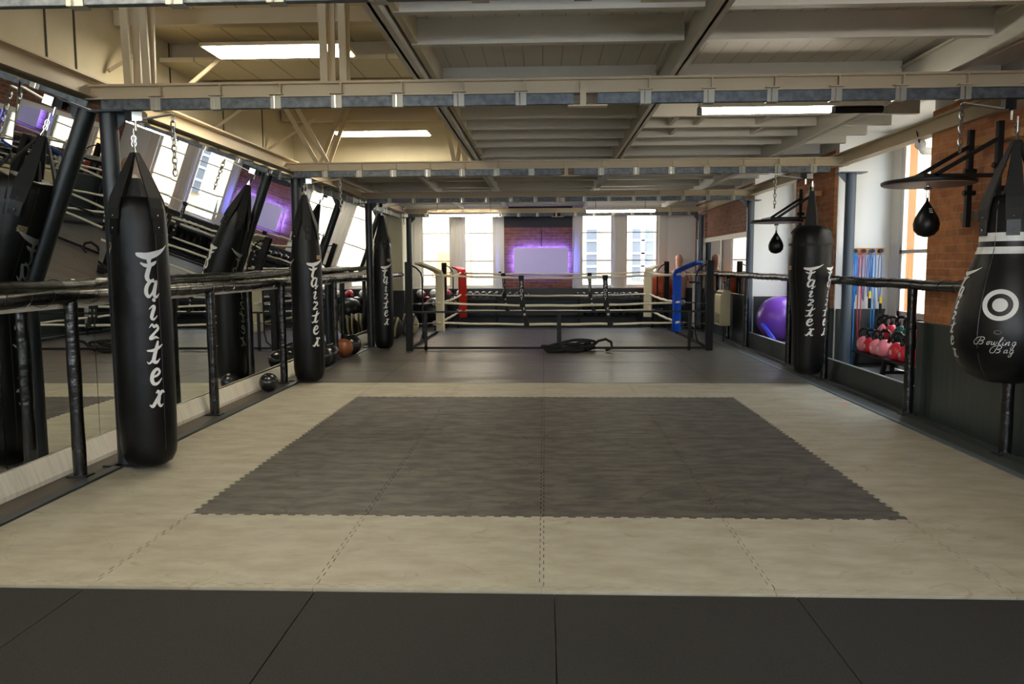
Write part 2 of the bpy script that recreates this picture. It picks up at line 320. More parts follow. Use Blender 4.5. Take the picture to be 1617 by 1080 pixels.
# ================================================================== JIGSAW MATS
def edge_pts(p, q, gap, jig=True):
    # path from p to q along one side; teeth keyed to world position so neighbours match
    (x0, y0), (x1, y1) = p, q; L = math.hypot(x1-x0, y1-y0); dx, dy = (x1-x0)/L, (y1-y0)/L; nx, ny = dy, -dx   # outward normal for CCW
    pts = [(x0-nx*gap, y0-ny*gap)]
    if jig:
        a = .009; ax = 0 if abs(dx) > .5 else 1; sgn = dx if ax == 0 else dy
        out = nx if ax == 1 else ny           # sign of outward axis
        n = int(round((L-.04)*24)); base = (x0, y0)[ax]+sgn*.02
        for i in range(n):
            c = base+sgn*(i+.5)*(L-.04)/n; k = i if sgn > 0 else n-1-i; hi = 1 if k % 2 == 0 else -1
            o = a*hi                              # world-axis offset, same for both neighbours
            w0, w1 = c-sgn*(L-.04)/n/2, c+sgn*(L-.04)/n/2
            fl = .008*hi*(1)
            for wv, s_ in ((w0, -1), (w1, 1)):
                t = wv+sgn*s_*.008*0
                if ax == 0: pts.append((t, y0+o-ny*gap))
                else: pts.append((x0+o-nx*gap, t))
    return pts
def mat_tile(x0, x1, y0, y1, m, label, cat, group, name, j=(1,1,1,1), gap=.0022, strip=None):
    P = edge_pts((x0,y0),(x1,y0),gap,j[0])+edge_pts((x1,y0),(x1,y1),gap,j[1])+edge_pts((x1,y1),(x0,y1),gap,j[2])+edge_pts((x0,y1),(x0,y0),gap,j[3])
    o = MB().prism(P, -.019, 0).build(name, m, label=label, cat=cat, group=group)
    if strip:
        E_ = edge_pts((x1,y0),(x0,y0),gap,1); MB().prism([(x0+.0015,y0-.035),(x1-.0015,y0-.035)]+E_+[(x0, y0-gap)], -.019, 0).build('edge_strip', m, o)
    return o
cn = ['leftmost', 'second from left', 'second from right', 'rightmost']; rn = ['nearest', 'second', 'third', 'farthest']
for r in range(4):
    for c in range(4):
        mat_tile(c-2, c-1, r+1, r+2, DARKM, 'charcoal jigsaw mat, %s in the %s row of the dark square' % (cn[c], rn[r]), 'floor mat', 'charcoal mats in the dark square', 'jigsaw_mat')
cx = [-2.94, -2, -1, 0, 1, 2, 3.11]; nm = ['at the left wall side', 'second from left', 'left of the centre seam', 'right of the centre seam', 'second from right', 'at the right wall side']
for r, rl in ((0, 'front'), (5, 'back')):
    for c in range(6):
        mat_tile(cx[c], cx[c+1], r+(.03 if r == 0 else 0), r+1, LIGHTM, 'pale grey jigsaw mat of the %s row, %s' % (rl, nm[c]), 'floor mat', 'pale mats round the dark square', 'jigsaw_mat', j=(1, c < 5, r < 5, c > 0), strip=(r == 0))
for r in range(1, 5):
    for c, sd_ in ((0, 'left'), (5, 'right')):
        mat_tile(cx[c], cx[c+1], r, r+1, LIGHTM, 'pale grey jigsaw mat, %s in the strip %s of the dark square' % (rn[r-1], sd_), 'floor mat', 'pale mats round the dark square', 'jigsaw_mat', j=(1, c == 0, 1, c == 5))
for i, (a, b) in enumerate([(-2.98, -2.0), (-2.0, -.98), (-.98, .055), (.055, 1.075), (1.075, 2.1), (2.1, 3.11)]):
    MB().box(a+.002, b-.002, -1.04, -.035, -.019, -.001).build('rubber_tile', RUBBER, label='black speckled rubber tile in the foreground, %s from the left' % ORD[i], cat='floor tile', group='black rubber tiles in front', bevel=.002)

# ================================================================== MIRRORS (two tiers on the left)
ML = (-3.262, .0, -.008); MU = (-3.46, .18, -.02)
def mirror_panel(y0, y1, z0, z1, prm, name, label, group, yaw=0):
    a, b, c = prm; nrm = Vector((1, -c, -b)).normalized()
    f = lambda y, z: a+b*z+c*y+yaw*(y-(y0+y1)/2)
    g = .003; q = [(f(y0+g, z0), y0+g, z0), (f(y1-g, z0), y1-g, z0), (f(y1-g, z1), y1-g, z1), (f(y0+g, z1), y0+g, z1)]
    mb = MB(); v = [mb.b.verts.new(p) for p in q]; vb = [mb.b.verts.new(Vector(p)-nrm*.006) for p in q]
    mb.b.faces.new(v); mb.b.faces.new(vb[::-1])
    for i in range(4): mb.b.faces.new((v[i], vb[i], vb[(i+1) % 4], v[(i+1) % 4]))
    mb.build(name, MIRROR, label=label, cat='mirror', group=group)
seams = [-2.82+1.03*i for i in range(17)]
for i in range(16):
    y0, y1 = seams[i], seams[i+1]
    if y1 > 14.1: y1 = 14.0
    if y0 > 13.9 or y1 < .2: continue
    k = ORD[i-2] if i >= 2 else 'zeroth'
    jit = [0, .004, -.003, .002, -.004, .003][i % 6]
    mirror_panel(y0, y1, .165, 1.12, ML, 'mirror_panel', 'upright mirror panel below the white ledge, %s along the left wall' % k, 'lower mirror panels', jit*.5)
    mirror_panel(y0, y1, 1.2, 2.50, (-3.52, .19, .01) if abs(y0-1.3) < .1 else MU, 'mirror_panel', 'leaning mirror panel above the white ledge, %s along the left wall' % k, 'upper leaning mirror panels', 0 if abs(y0-1.3) < .1 else jit)
struct('trim_6', MB().box(-3.33, -3.165, YF, 14.0, 1.13, 1.165), mat('white_ledge', 'd6d2c6', .5))

# ================================================================== COLUMNS, BEAMS
STEELR = mat('daylit_steel_paint', '4a5562', .42, .1, bump=(30, .1, .002))  # column steel with the right-side daylight put into a lighter, bluer colour
def column(x, y, h, label, r=.06, side=1):
    STEEL = MATS['dark_steel_paint'] if side > 0 else STEELR
    t = thing('steel_column', label, 'column', (x, y, 0), 'round steel columns')
    MB().lathe([(r, 0), (r, h)], n=20).build('shaft', STEEL, t, smooth=True)
    MB().box(-.15, .15, -.1, .1, h, h+.012).build('cap_plate', STEEL, t)
    MB().box(-.13, .13, -.09, .09, -.002, .012).build('base_plate', STEEL, t)
    MB().prism([(0, h), (side*.16, h), (0, h-.17)], -.006, .006, lambda x_, y_, z_: (x_, z_, y_)).build('gusset', STEEL, t)
BY = [2.1, 6.2, 10.12, 14.1]
nmY = ['nearest', 'second', 'third', 'farthest']
for i, y in enumerate(BY):
    column(-2.975 if i else -2.96, y, 2.44, 'dark steel column on the left beside the mirrors, %s from the camera' % nmY[i], side=1)
    if i: column([0, 3.585, 3.44, 3.40][i], y+(-.02), 2.44, 'dark blue-grey steel column on the right behind the rail, %s of its side' % ['', 'nearest', 'middle', 'farthest'][i], side=-1)
def cross_beam(y, x0, x1, label, gapx=.28):
    t = thing('track_beam', label, 'beam', (0, y, 0), 'cross beams carrying the bag tracks')
    # I-section
    MB().box(x0, x1, -.045, .045, 2.615, 2.63).box(x0, x1, -.045, .045, 2.53, 2.542).box(x0, x1, -.012, .012, 2.53, 2.63).build('beam_section', CREAM, t)
    for a, b in ((x0+.12, gapx-.06), (gapx+.09, min(x1, 3.45)-.12)):
        MB().box(a, b, -.055, -.015, 2.455, 2.525).build('track', GALV, t, bevel=.003)
    x = x0+.5
    while x < x1-.1:
        if abs(x-gapx) > .1:
            br = MB().box(x-.035, x+.035, -.062, .0, 2.45, 2.532).build('bracket', GALVL, t)
            MB().box(x-.012, x-.004, -.068, -.06, 2.45, 2.53).build('bolt', CHROME, br)
            MB().box(x-.045, x+.045, -.075, 0, 2.54, 2.548).box(x+.02, x+.03, -.045, 0, 2.54, 2.615).build('bracket', CREAM, t)
        x += .41
    MB().box(gapx-.02, gapx+.02, -.05, 0, 2.45, 2.6).box(gapx-.1, gapx+.16, -.06, 0, 2.44, 2.45).build('joint_plate', CREAM, t)
    return t
cross_beam(0.0, -3.2, 3.5, 'cream cross beam at the very top of the view, nearest the camera', .5)
for i, y in enumerate(BY): cross_beam(y, -3.1, 3.55, 'cream cross beam with grey bag track, %s beyond the one overhead' % ORD[i], .27)
def long_beam(x, y0, y1, z0, z1, label, w_=.09, m=CREAM):
    t = thing('ceiling_beam', label, 'beam', (x, 0, 0), 'beams running along the room')
    MB().box(-w_/2, w_/2, y0, y1, z1-.014, z1).box(-w_/2, w_/2, y0, y1, z0, z0+.014).box(-.008, .008, y0, y1, z0, z1).build('beam_section', m, t)
    return t
t = long_beam(-3.08, YF, YB-1, 2.54, 2.68, 'cream eaves beam above the left mirrors and columns', .12)
MB().box(-.11, -.06, YF, YB-1.2, 2.44, 2.52).build('track', GALV, t)
for k in range(34): MB().box(-.115, -.05, -2+.45*k, -1.94+.45*k, 2.43, 2.545).build('bracket', GALVL, t)
long_beam(3.50, YF, YB, 2.54, 2.68, 'cream eaves beam above the right rail and brick piers', .12)
for x, l in ((-.83, 'cream ceiling beam edging the open bay left of centre'), (.89, 'cream ceiling beam just right of centre'), (2.71, 'cream ceiling beam near the right windows')):
    long_beam(x, YF, YB, 2.655, 2.86, l, .08, GREYJ)
long_beam(-1.87, 7.8, YB, 2.70, 2.86, 'slim cream ceiling beam over the left part of the ring', .06, GREYJ)
# struts standing on the beams in the open bay
def struts(x, y, dx, spread, label):
    t = thing('roof_strut_pair', label, 'strut', (x, y, 2.63), 'pairs of struts in the open bay')
    for sx in (-.075, .055):
        MB().bar((sx, -.03, 0), (sx+dx, -.03-spread, .83), .05, .02, (0, 1, 0)).build('strut', CREAM, t)
    for sx in (-.04, .06):
        MB().bar((sx, .03, 0), (sx-dx*.4, .03+spread*1.2, .83), .05, .02, (0, 1, 0)).build('strut', CREAM, t)
struts(-2.72, 2.1, .0, .03, 'cream strut pair on the nearest cross beam, by the left wall')
struts(-1.38, 2.1, .0, .03, 'cream strut pair on the nearest cross beam, at the open bay edge')
struts(-2.63, 6.2, -.35, .5, 'splayed cream strut pair on the second cross beam, by the left wall')
struts(-.98, 6.2, -.12, .5, 'splayed cream strut pair on the second cross beam, at the bay edge')
def brace(a, b, label):
    MB().bar(a, b, .04, .03).build('diagonal_brace', CREAM, label=label, cat='brace', group='diagonal braces in the open bay')
brace((-3.44, 3.0, 2.95), (-3.18, 3.25, 3.22), 'short cream diagonal brace near the tall wall joint at upper left')
brace((-3.47, 3.55, 2.62), (-2.70, 3.8, 3.36), 'cream diagonal brace below the nearer ceiling light panel')
brace((-3.44, 4.9, 2.8), (-3.1, 5.3, 3.2), 'cream diagonal brace on the left wall beyond the nearest cross beam')
brace((-3.44, 6.6, 2.85), (-2.9, 6.8, 3.25), 'cream diagonal brace in the far corner of the open bay')
# pipes
MB().tube([(-2.9, 1.55, 3.3), (-.9, 1.6, 3.3)], .025).build('conduit_pipe', STEEL, label='dark conduit pipe across the open bay ceiling at top left', cat='pipe', smooth=True)
MB().tube([(.9, 2.95, 2.655), (3.3, 2.95, 2.655)], .028).build('conduit_pipe', GALVL, label='pale conduit pipe above the tube light at upper right', cat='pipe', smooth=True)

# ================================================================== LIGHTS OF THE ROOM AND ADDED FILL LIGHTS
def led(x0, x1, y0, y1, z, label):
    t = thing('light_panel', label, 'ceiling light', (0, 0, 0), 'flat bright light panels')
    MB().box(x0-.02, x1+.02, y0-.02, y1+.02, z+.002, z+.03).build('frame', CREAM, t)
    MB().box(x0, x1, y0, y1, z-.004, z+.002).build('diffuser', LED, t)
led(-2.78, -1.62, 3.25, 3.62, 3.19, 'bright flat light panel in the open bay, nearer one')
led(-2.62, -1.45, 6.62, 6.98, 3.06, 'bright flat light panel in the open bay, farther one')
led(-2.78, -1.62, -1.4, -1.0, 3.19, 'added flat fill light panel overhead behind the camera')  # added out of view to brighten the front of the room
def tube_light(x0, x1, y, z, label, cap=.0):
    t = thing('tube_light', label, 'ceiling light', (0, 0, 0), 'long tube lights')
    MB().box(x0, x1+cap, y-.05, y+.05, z+.02, z+.06).build('housing', WHITEP, t)
    MB().tube([(x0+.02, y, z), (x1-.02, y, z)], .022).build('tube', TUBE, t, smooth=True)
    for x in (x0, x1): MB().box(x-.01, x+.02, y-.03, y+.03, z-.025, z+.03).build('end_cap', GALV, t)
    for x in (x0+.2, x1-.2): MB().tube([(x, y, z+.04), (x, y, 2.9)], .005, 6).build('hanger_rod', BLACKM, t)
    if cap: MB().tube([(x1, y, z), (x1+cap, y, z)], .03).build('dark_sleeve', BLACKM, t)
tube_light(1.20, 2.20, 2.95, 2.565, 'lit tube light under the ceiling at upper right', .38)
tube_light(.80, 2.15, 12.1, 2.42, 'lit tube light above the right half of the boxing ring')
tube_light(-2.5, -.95, 13.85, 2.47, 'dimmer tube light above the far left window')
tube_light(-.3, 1.2, -2.6, 2.6, 'added fill tube light behind the camera')  # extra tube, unseen, added as fill from behind
tube_light(1.2, 2.6, -1.2, 2.6, 'added fill tube light overhead right of the camera')  # another added tube above the frame, lighting the foreground

# ================================================================== RAILS
def wobble(x, y0, y1, z, amp, n=60):
    return [(x+amp*math.sin(i*1.7), y0+(y1-y0)*i/n, z+amp*math.sin(i*.9+1)) for i in range(n+1)]
def rail(x, y0, y1, z, label, posts, sidename):
    t = thing('padded_rail', label, 'rail', (x, 0, 0))
    n = 90; pts = [(.004*math.sin(i*1.7), y0+(y1-y0)*i/n, z+.004*math.sin(i*.9)) for i in range(n+1)]
    MB().tube(pts, [.046+.004*math.sin(i*2.3)*(i % 3 == 0) for i in range(n+1)], 14).build('padding', TAPE, t, smooth='all')
    tp = MB(); nn = 1100
    tp.tube([(.0508*math.cos(i*2*PI/16), y0+(y1-y0)*i/nn+.02*math.sin(i*.11), z+.0508*math.sin(i*2*PI/16)) for i in range(nn)], .0024, 4)
    tp.build('tape_band', mat('shiny_tape', '26241f', .2, spec=.8), t)
    for y in posts:
        p = MB()
        p.lathe([(.042, .0), (.044, .2), (.040, .45), (.044, .7), (.040, 1.0), (.044, z-.03)], c=(0, y, 0), n=14)
        p.build('post', TAPE, t, smooth=True)
        MB().box(-.07, .07, y-.05, y+.05, -.002, .012).build('foot_plate', STEEL, t)
rail(-3.11, -2.5, 13.9, 1.205, 'black padded hip-high rail along the left mirrors', (-.4, 1.78, 3.95, 5.95, 8.3, 10.6, 12.4), 'left')
rail(3.37, -2.5, 14.4, 1.205, 'black padded hip-high rail along the right wall', (-.4, 2.5, 4.05, 6.25, 7.65, 9.95, 11.3, 13.2), 'right')

# ================================================================== BRUSH LETTERING
GL = {  # strokes of (u, v, half width), unit square about the centre, v up
 'F': (1.45, [[(-.62,.44,.03),(-.5,.36,.10),(-.1,.30,.15),(.35,.42,.12),(.7,.58,.06),(.98,.78,.01)], [(.05,.28,.07),(-.06,.12,.10),(-.02,-.02,.06)], [(-.42,.0,.04),(-.2,-.1,.08),(.12,-.04,.08),(.3,.08,.03)], [(.0,-.06,.09),(-.12,-.35,.10),(-.18,-.62,.10),(-.06,-.78,.07),(.14,-.68,.02)]]),
 'a': (1.0, [[(.3,.38,.05),(.02,.46,.08),(-.26,.2,.11),(-.34,-.15,.12),(-.2,-.38,.09),(.02,-.22,.06),(.24,.18,.08),(.34,.42,.09)], [(.34,.42,.09),(.22,.05,.12),(.16,-.3,.11),(.3,-.42,.07),(.5,-.22,.02)]]),
 'i': (1.0, [[(.10,.60,.10),(.14,.58,.10)], [(-.22,.1,.02),(.02,.26,.06),(.12,.2,.10),(.0,-.1,.11),(-.08,-.36,.10),(.06,-.46,.06),(.3,-.26,.02)]]),
 'r': (.95, [[(-.26,.22,.02),(-.08,.4,.06),(.04,.26,.07),(.2,.34,.08),(.3,.16,.08),(.06,-.06,.07),(-.22,-.34,.09),(-.1,-.38,.06),(.1,-.3,.07),(.34,-.38,.02)]]),
 't': (1.15, [[(.24,.66,.07),(.12,.3,.11),(-.02,-.1,.12),(-.08,-.36,.12),(.1,-.46,.08),(.34,-.26,.02)], [(-.44,.2,.04),(-.1,.2,.08),(.25,.32,.08),(.56,.5,.02)], [(-.1,-.3,.08),(-.36,-.5,.05),(-.5,-.4,.02)]]),
 'e': (1.0, [[(-.22,-.02,.05),(.1,.08,.07),(.26,.26,.08),(.1,.42,.08),(-.16,.22,.11),(-.26,-.14,.12),(-.14,-.38,.10),(.12,-.36,.07),(.4,-.1,.02)]]),
 'x': (1.15, [[(-.02,.36,.04),(.12,.44,.08),(.16,.1,.10),(.1,-.2,.10),(.24,-.4,.07),(.42,-.28,.02)], [(.5,.36,.05),(.34,.4,.09),(.02,.0,.10),(-.26,-.36,.10),(-.44,-.3,.04)]]),
}
def smoothpts(st, n=5):
    out = []
    for i in range(len(st)-1):
        p0 = st[max(i-1, 0)]; p1 = st[i]; p2 = st[i+1]; p3 = st[min(i+2, len(st)-1)]
        for k in range(n):
            t = k/n; out.append(tuple(.5*((2*p1[j])+(-p0[j]+p2[j])*t+(2*p0[j]-5*p1[j]+4*p2[j]-p3[j])*t*t+(-p0[j]+3*p1[j]-3*p2[j]+p3[j])*t*t*t) for j in range(3)))
    out.append(st[-1]); return out
def ribbon(mb, st, f):
    P = smoothpts(st); L = []; R = []
    for i, (u, v, w_) in enumerate(P):
        a = P[max(i-1, 0)]; b = P[min(i+1, len(P)-1)]; dx, dy = b[0]-a[0], b[1]-a[1]; d = math.hypot(dx, dy) or 1
        L.append(mb.b.verts.new(f(u-dy/d*w_, v+dx/d*w_))); R.append(mb.b.verts.new(f(u+dy/d*w_, v-dx/d*w_)))
    for i in range(len(P)-1): mb.b.faces.new((L[i], R[i], R[i+1], L[i+1]))
    for (u, v, w_) in (P[0], P[-1]):
        if w_ > .035: mb.b.faces.new([mb.b.verts.new(f(u+w_*math.cos(k*PI/5), v+w_*math.sin(k*PI/5))) for k in range(10)])
def lettering(parent, cxy, rfun, ang, ztop, zbot, size, name='brush_lettering', slant=0, off=.004):
    # letters stacked one under another, wrapped on the round body
    word = 'Fairtex'; hs = [GL[c][0] for c in word]; tot = sum(hs)*1.0; sc = (ztop-zbot)/tot; z = ztop; mb = MB()
    for k, c in enumerate(word):
        h = GL[c][0]*sc; zc = z-h*.5; z -= h
        s_ = size*(1.35 if c == 'F' else 1)
        for st in GL[c][1]:
            def f(u, v):
                zz = zc+v*sc*.86*(1.25 if c == 'F' else 1); rr = rfun(zz); a = ang+(u*s_+slant*(zc-(ztop+zbot)/2))/rr
                return (cxy[0]+(rr+off)*math.cos(a), cxy[1]+(rr+off)*math.sin(a), zz)
            ribbon(mb, st, f)
    return mb.build(name, WHITEL, parent)

# ================================================================== HEAVY BAGS
def interp(prof):
    pr = sorted([(z, r) for r, z in prof if r > .03])
    def f(z):
        if z <= pr[0][0]: return pr[0][1]
        for (a, ra), (b, rb) in zip(pr, pr[1:]):
            if z <= b: return ra+(rb-ra)*(z-a)/max(b-a, 1e-6)
        return pr[-1][1]
    return f
def chain(parent, p0, p1, name='chain', link=.045, r=.0045, m=CHROME):
    a, b = Vector(p0), Vector(p1); n = max(1, int((b-a).length/(link*.72))); mb = MB()
    for i in range(n):
        c = a+(b-a)*(i+.5)/n; pts = []
        for k in range(10):
            t = 2*PI*k/10; x = math.cos(t)*link*.28; z = math.sin(t)*link*.5
            pts.append(c+(Vector((x, 0, z)) if i % 2 else Vector((0, x, z))))
        mb.tube(pts, r, 5, closed=True)
    return mb.build(name, m, parent)
def trolley(x, y, label, chain_end=None, cdx=.3, d=1):
    t = thing('bag_trolley', label, 'trolley', (x, y, 0), 'bag trolleys on the beam tracks')
    MB().box(-.06, .06, -.06, .0, 2.385, 2.45).build('carriage', BLACKM, t)
    MB().box(.0, .07, -.075, .0, 2.38, 2.44).build('clamp', CHROME, t)
    MB().bar((-.03, -.03, 2.385), (cdx, -.03, 2.43), .045, .008).build('lever_plate', GALVL, t)
    MB().tube([(0, -.03, 2.38), (0, -.03, 2.32)], .01, 8).build('swivel', CHROME, t)
    if chain_end: chain(t, (cdx, -.03, 2.42), (cdx, -.03, chain_end), 'loose_chain', .055, .005, mat('dull_chain', '8b8984', .35, .9))
    return t
def bag(x, y, prof, ztop, apex, label, texts, name='punching_bag', nstr=6, body=VINYL, neck=1, hook=2.32, tagang=None, lsize=.1, tabs=True, band=None):
    t = thing(name, label, 'punching bag', (x, y, 0), 'hanging punching bags')
    n = 48; folds = lambda a, z: 1+(.02*math.sin(a*9+1)*max(0, (z-(ztop-.25))/.25))
    mb = MB(); f = interp(prof)
    mb.rings([[(r*folds(2*PI*j/n, z)*math.cos(2*PI*j/n), r*folds(2*PI*j/n, z)*math.sin(2*PI*j/n), z) for j in range(n)] for r, z in prof])
    mb.build('bag_body', body, t, smooth=True)
    sm = MB(); 
    for a in (ang0 for ang0 in (-.5, 1.6, 3.7)):
        pts = [((f(z)+.001)*math.cos(a), (f(z)+.001)*math.sin(a), z) for z in [prof[2][1]+(ztop-.02-prof[2][1])*k/16 for k in range(17)]]
        sm.tube(pts, .003, 4)
    sm.build('seam', mat('seam_piping', '2a2b2e', .35), t)
    rt_ = f(ztop-.06)
    gath = MB(); n2 = 30; rg = f(ztop-.01)
    if nstr == 4 or x > 0: rg *= .45
    if neck < 1: rg = .06
    gath.rings([[(rg*q*(1+.09*math.sin(6*2*PI*j/n2))*math.cos(2*PI*j/n2), rg*q*(1+.09*math.sin(6*2*PI*j/n2))*math.sin(2*PI*j/n2), ztop-.01+(apex-ztop)*h_) for j in range(n2)] for q, h_ in ((1, 0), (.86, .12), (.62, .3), (.4, .48))])
    gath.build('gathered_top', STRAP, t, smooth=True)
    for k in range(nstr):
        a = 2*PI*k/nstr+((-.42 if nstr == 4 else -1.1) if x < 0 else -2.05)
        c, s_ = math.cos(a), math.sin(a)
        R1 = (f(ztop-.14)+.004)*neck; R2 = (f(ztop-.01)+.003)*neck; st = MB(); secs = []
        for rr_, zz, hw in ((R1, ztop-.14 if neck == 1 else ztop-.02, .045), (R1*.5+R2*.5+.006, ztop-.07, .048), (R2, ztop, .05), (R2*.5+.008, ztop+(apex-ztop)*.5, .036), (.012, apex, .016)):
            secs.append([(rr_*c-s_*w_, rr_*s_+c*w_, zz) for w_ in (-hw, hw)]+[((rr_+.014)*c-s_*w_, (rr_+.014)*s_+c*w_, zz) for w_ in (hw, -hw)])
        st.rings(secs); st.build('strap', STRAP, t)
        if tabs:
            tb = MB(); tz = [ztop-.24+.04*i for i in range(5)]
            tb.rings([[((f(z)+.004+o)*math.cos(a+w_/f(z)), (f(z)+.004+o)*math.sin(a+w_/f(z)), z) for w_, o in ((-.035, 0), (.035, 0), (.035, .011), (-.035, .011))] for z in tz])
            tq = tb.build('leather_tab', VINYLG, t)
            rv = MB()
            for zz in (ztop-.12, ztop-.2): rv.ball(((f(zz)+.016)*c, (f(zz)+.016)*s_, zz), .007, 8, 6)
            rv.build('rivet', CHROME, tq)
        MB().tube([(.016*c, .016*s_, apex), (.004*c, .004*s_, apex+.05)], .005, 6).build('hanger_wire', CHROME, t)
    hk = MB().tube([(0, 0, apex+.04), (0, 0, hook+.01)], .007, 8)
    for zz in (apex+.06, (apex+hook)/2+.02): hk.tube([(.016*math.cos(q*PI/5), 0, zz+.02*math.sin(q*PI/5)) for q in range(10)], .005, 6, closed=True)
    hk.build('hook', CHROME, t)
    for a, zt, zb in texts: lettering(t, (0, 0), f, a, zt, zb, lsize)
    if tagang is not None:
        a, z = tagang; R = f(z)+.004
        lb = MB().rings([[(R*math.cos(a+w_/R), R*math.sin(a+w_/R), zz) for w_ in (-.03, -.01, .01, .03)] for zz in (z, z+.045)], cap=False, closed=False).build('sewn_label', mat('tan_label', 'b29a72', .6), t)
        R += .002
        MB().tube([(R*math.cos(a+.016*math.cos(q)/R), R*math.sin(a+.016*math.cos(q)/R), z+.0225+.012*math.sin(q)) for q in [k*PI/6 for k in range(12)]], .002, 4, closed=True).build('label_emblem', mat('brown_print', '4a2c1a', .6), lb)
    if band:
        for z0, z1, m_ in band:
            MB().rings([[((f(z)+.004)*math.cos(2*PI*j/40), (f(z)+.004)*math.sin(2*PI*j/40), z) for j in range(40)] for z in (z0, (z0+z1)/2, z1)], cap=False).build('band', m_, t)
    return t
def cyl_prof(r, zb, zt, rt_=None, taper=0):
    rt_ = rt_ or r
    t = taper
    return [(.01, zb), (r*.55, zb+.004), (r*.80, zb+.03), (r*.93, zb+.08), (r*.985, zb+.16), (r, zb+.6), (r*.985, zt-.5-t), (r*.97, zt-.2-t), (r*.93, zt-.08-t)] + ([(r*.80, zt-t*.62), (r*.66, zt-t*.3)] if t else []) + [(rt_, zt), (rt_*.9, zt+.01), (.01, zt-.0)]
D = math.radians
bag(-2.76, 2.04, cyl_prof(.187, .02, 1.86, .155), 1.86, 2.17, 'long black punching bag nearest on the left, hanging from the first cross beam', [(D(-44), 1.53, .42), (D(-168), 1.53, .42), (D(76), 1.53, .42)], nstr=4, tagang=(D(-137), 1.52))
bag(-2.83, 6.05, cyl_prof(.185, .02, 1.95, .095, .30), 1.95, 2.24, 'long black punching bag, middle one of the three on the left', [(D(-45), 1.47, .42), (D(-165), 1.47, .42), (D(75), 1.47, .42)], tagang=(D(-22), 1.48))
bag(-2.72, 9.98, cyl_prof(.165, .0, 1.92, .075, .34), 1.92, 2.24, 'long black punching bag farthest on the left, beside the ring', [(D(-64), 1.42, .38), (D(176), 1.42, .38), (D(56), 1.42, .38)], tagang=(D(-40), 1.47), lsize=.09)
bag(3.06, 5.92, [(.01, .12), (.10, .125), (.15, .16), (.165, .24), (.172, .5), (.185, .8), (.215, 1.1), (.24, 1.3), (.243, 1.5), (.235, 1.68), (.215, 1.76), (.17, 1.81), (.10, 1.83), (.01, 1.83)], 1.80, 2.22, 'wide-shouldered tapering black punching bag on the right', [(D(-104), 1.38, .56), (D(-42), 1.38, .56), (D(80), 1.38, .56)], tagang=(D(-170), 1.33), tabs=False, neck=.28, nstr=4, band=[(1.60, 1.63, STRAP)])
tear = bag(3.045, 2.0, [(.01, .61), (.12, .62), (.21, .66), (.275, .74), (.318, .84), (.328, .95), (.318, 1.06), (.272, 1.25), (.215, 1.40), (.188, 1.48), (.178, 1.55), (.176, 1.75), (.16, 1.81), (.12, 1.83), (.01, 1.82)], 1.81, 2.18, 'black teardrop punching bag with white target rings at the right edge', [(D(-187), 1.36, .76), (D(-60), 1.36, .76)], body=VINYLG, nstr=6, lsize=.08, band=[(1.535, 1.59, WHITEL), (1.455, 1.50, WHITEL)])
trolley(-2.76, 2.1, 'black and chrome bag trolley above the nearest left bag', 2.02, .26)
trolley(-2.83, 6.2, 'bag trolley above the middle left bag', 2.05, .4)
trolley(-2.72, 10.12, 'bag trolley above the farthest left bag', 2.1, .35)
trolley(3.06, 6.2, 'bag trolley above the tapering right bag', 2.05, -.35)
trolley(3.045, 2.1, 'bag trolley above the teardrop bag', 2.12, -.32)
# target and script on the teardrop bag
ft = interp([(.12, .62), (.21, .66), (.275, .74), (.318, .84), (.328, .95), (.318, 1.06), (.272, 1.25), (.215, 1.40), (.188, 1.48)])
TA = D(-127.5)
def tw(u, z, off=.005):
    r = ft(z); a = TA+u/r; return ((r+off)*math.cos(a), (r+off)*math.sin(a), z)
tg = MB(); zc = 1.135; N = 40
for r0, r1 in ((0, .042), (.070, .098)):
    for k in range(N):
        a0, a1 = 2*PI*k/N, 2*PI*(k+1)/N
        q = [tw(r1*math.cos(a0), zc+r1*math.sin(a0)), tw(r1*math.cos(a1), zc+r1*math.sin(a1)), tw(r0*math.cos(a1), zc+r0*math.sin(a1)), tw(r0*math.cos(a0), zc+r0*math.sin(a0))]
        vs = [tg.b.verts.new(p) for p in q]
        if r0 == 0: tg.b.faces.new(vs[:3])
        else: tg.b.faces.new(vs)
tg.build('target_rings', WHITEL, tear)
MB().tube([tw(.02*math.cos(k*PI/8), .965+.011*math.sin(k*PI/8)) for k in range(16)], .0022, 4, closed=True).build('small_oval_mark', mat('grey_print', '7a7c7e', .5), tear)
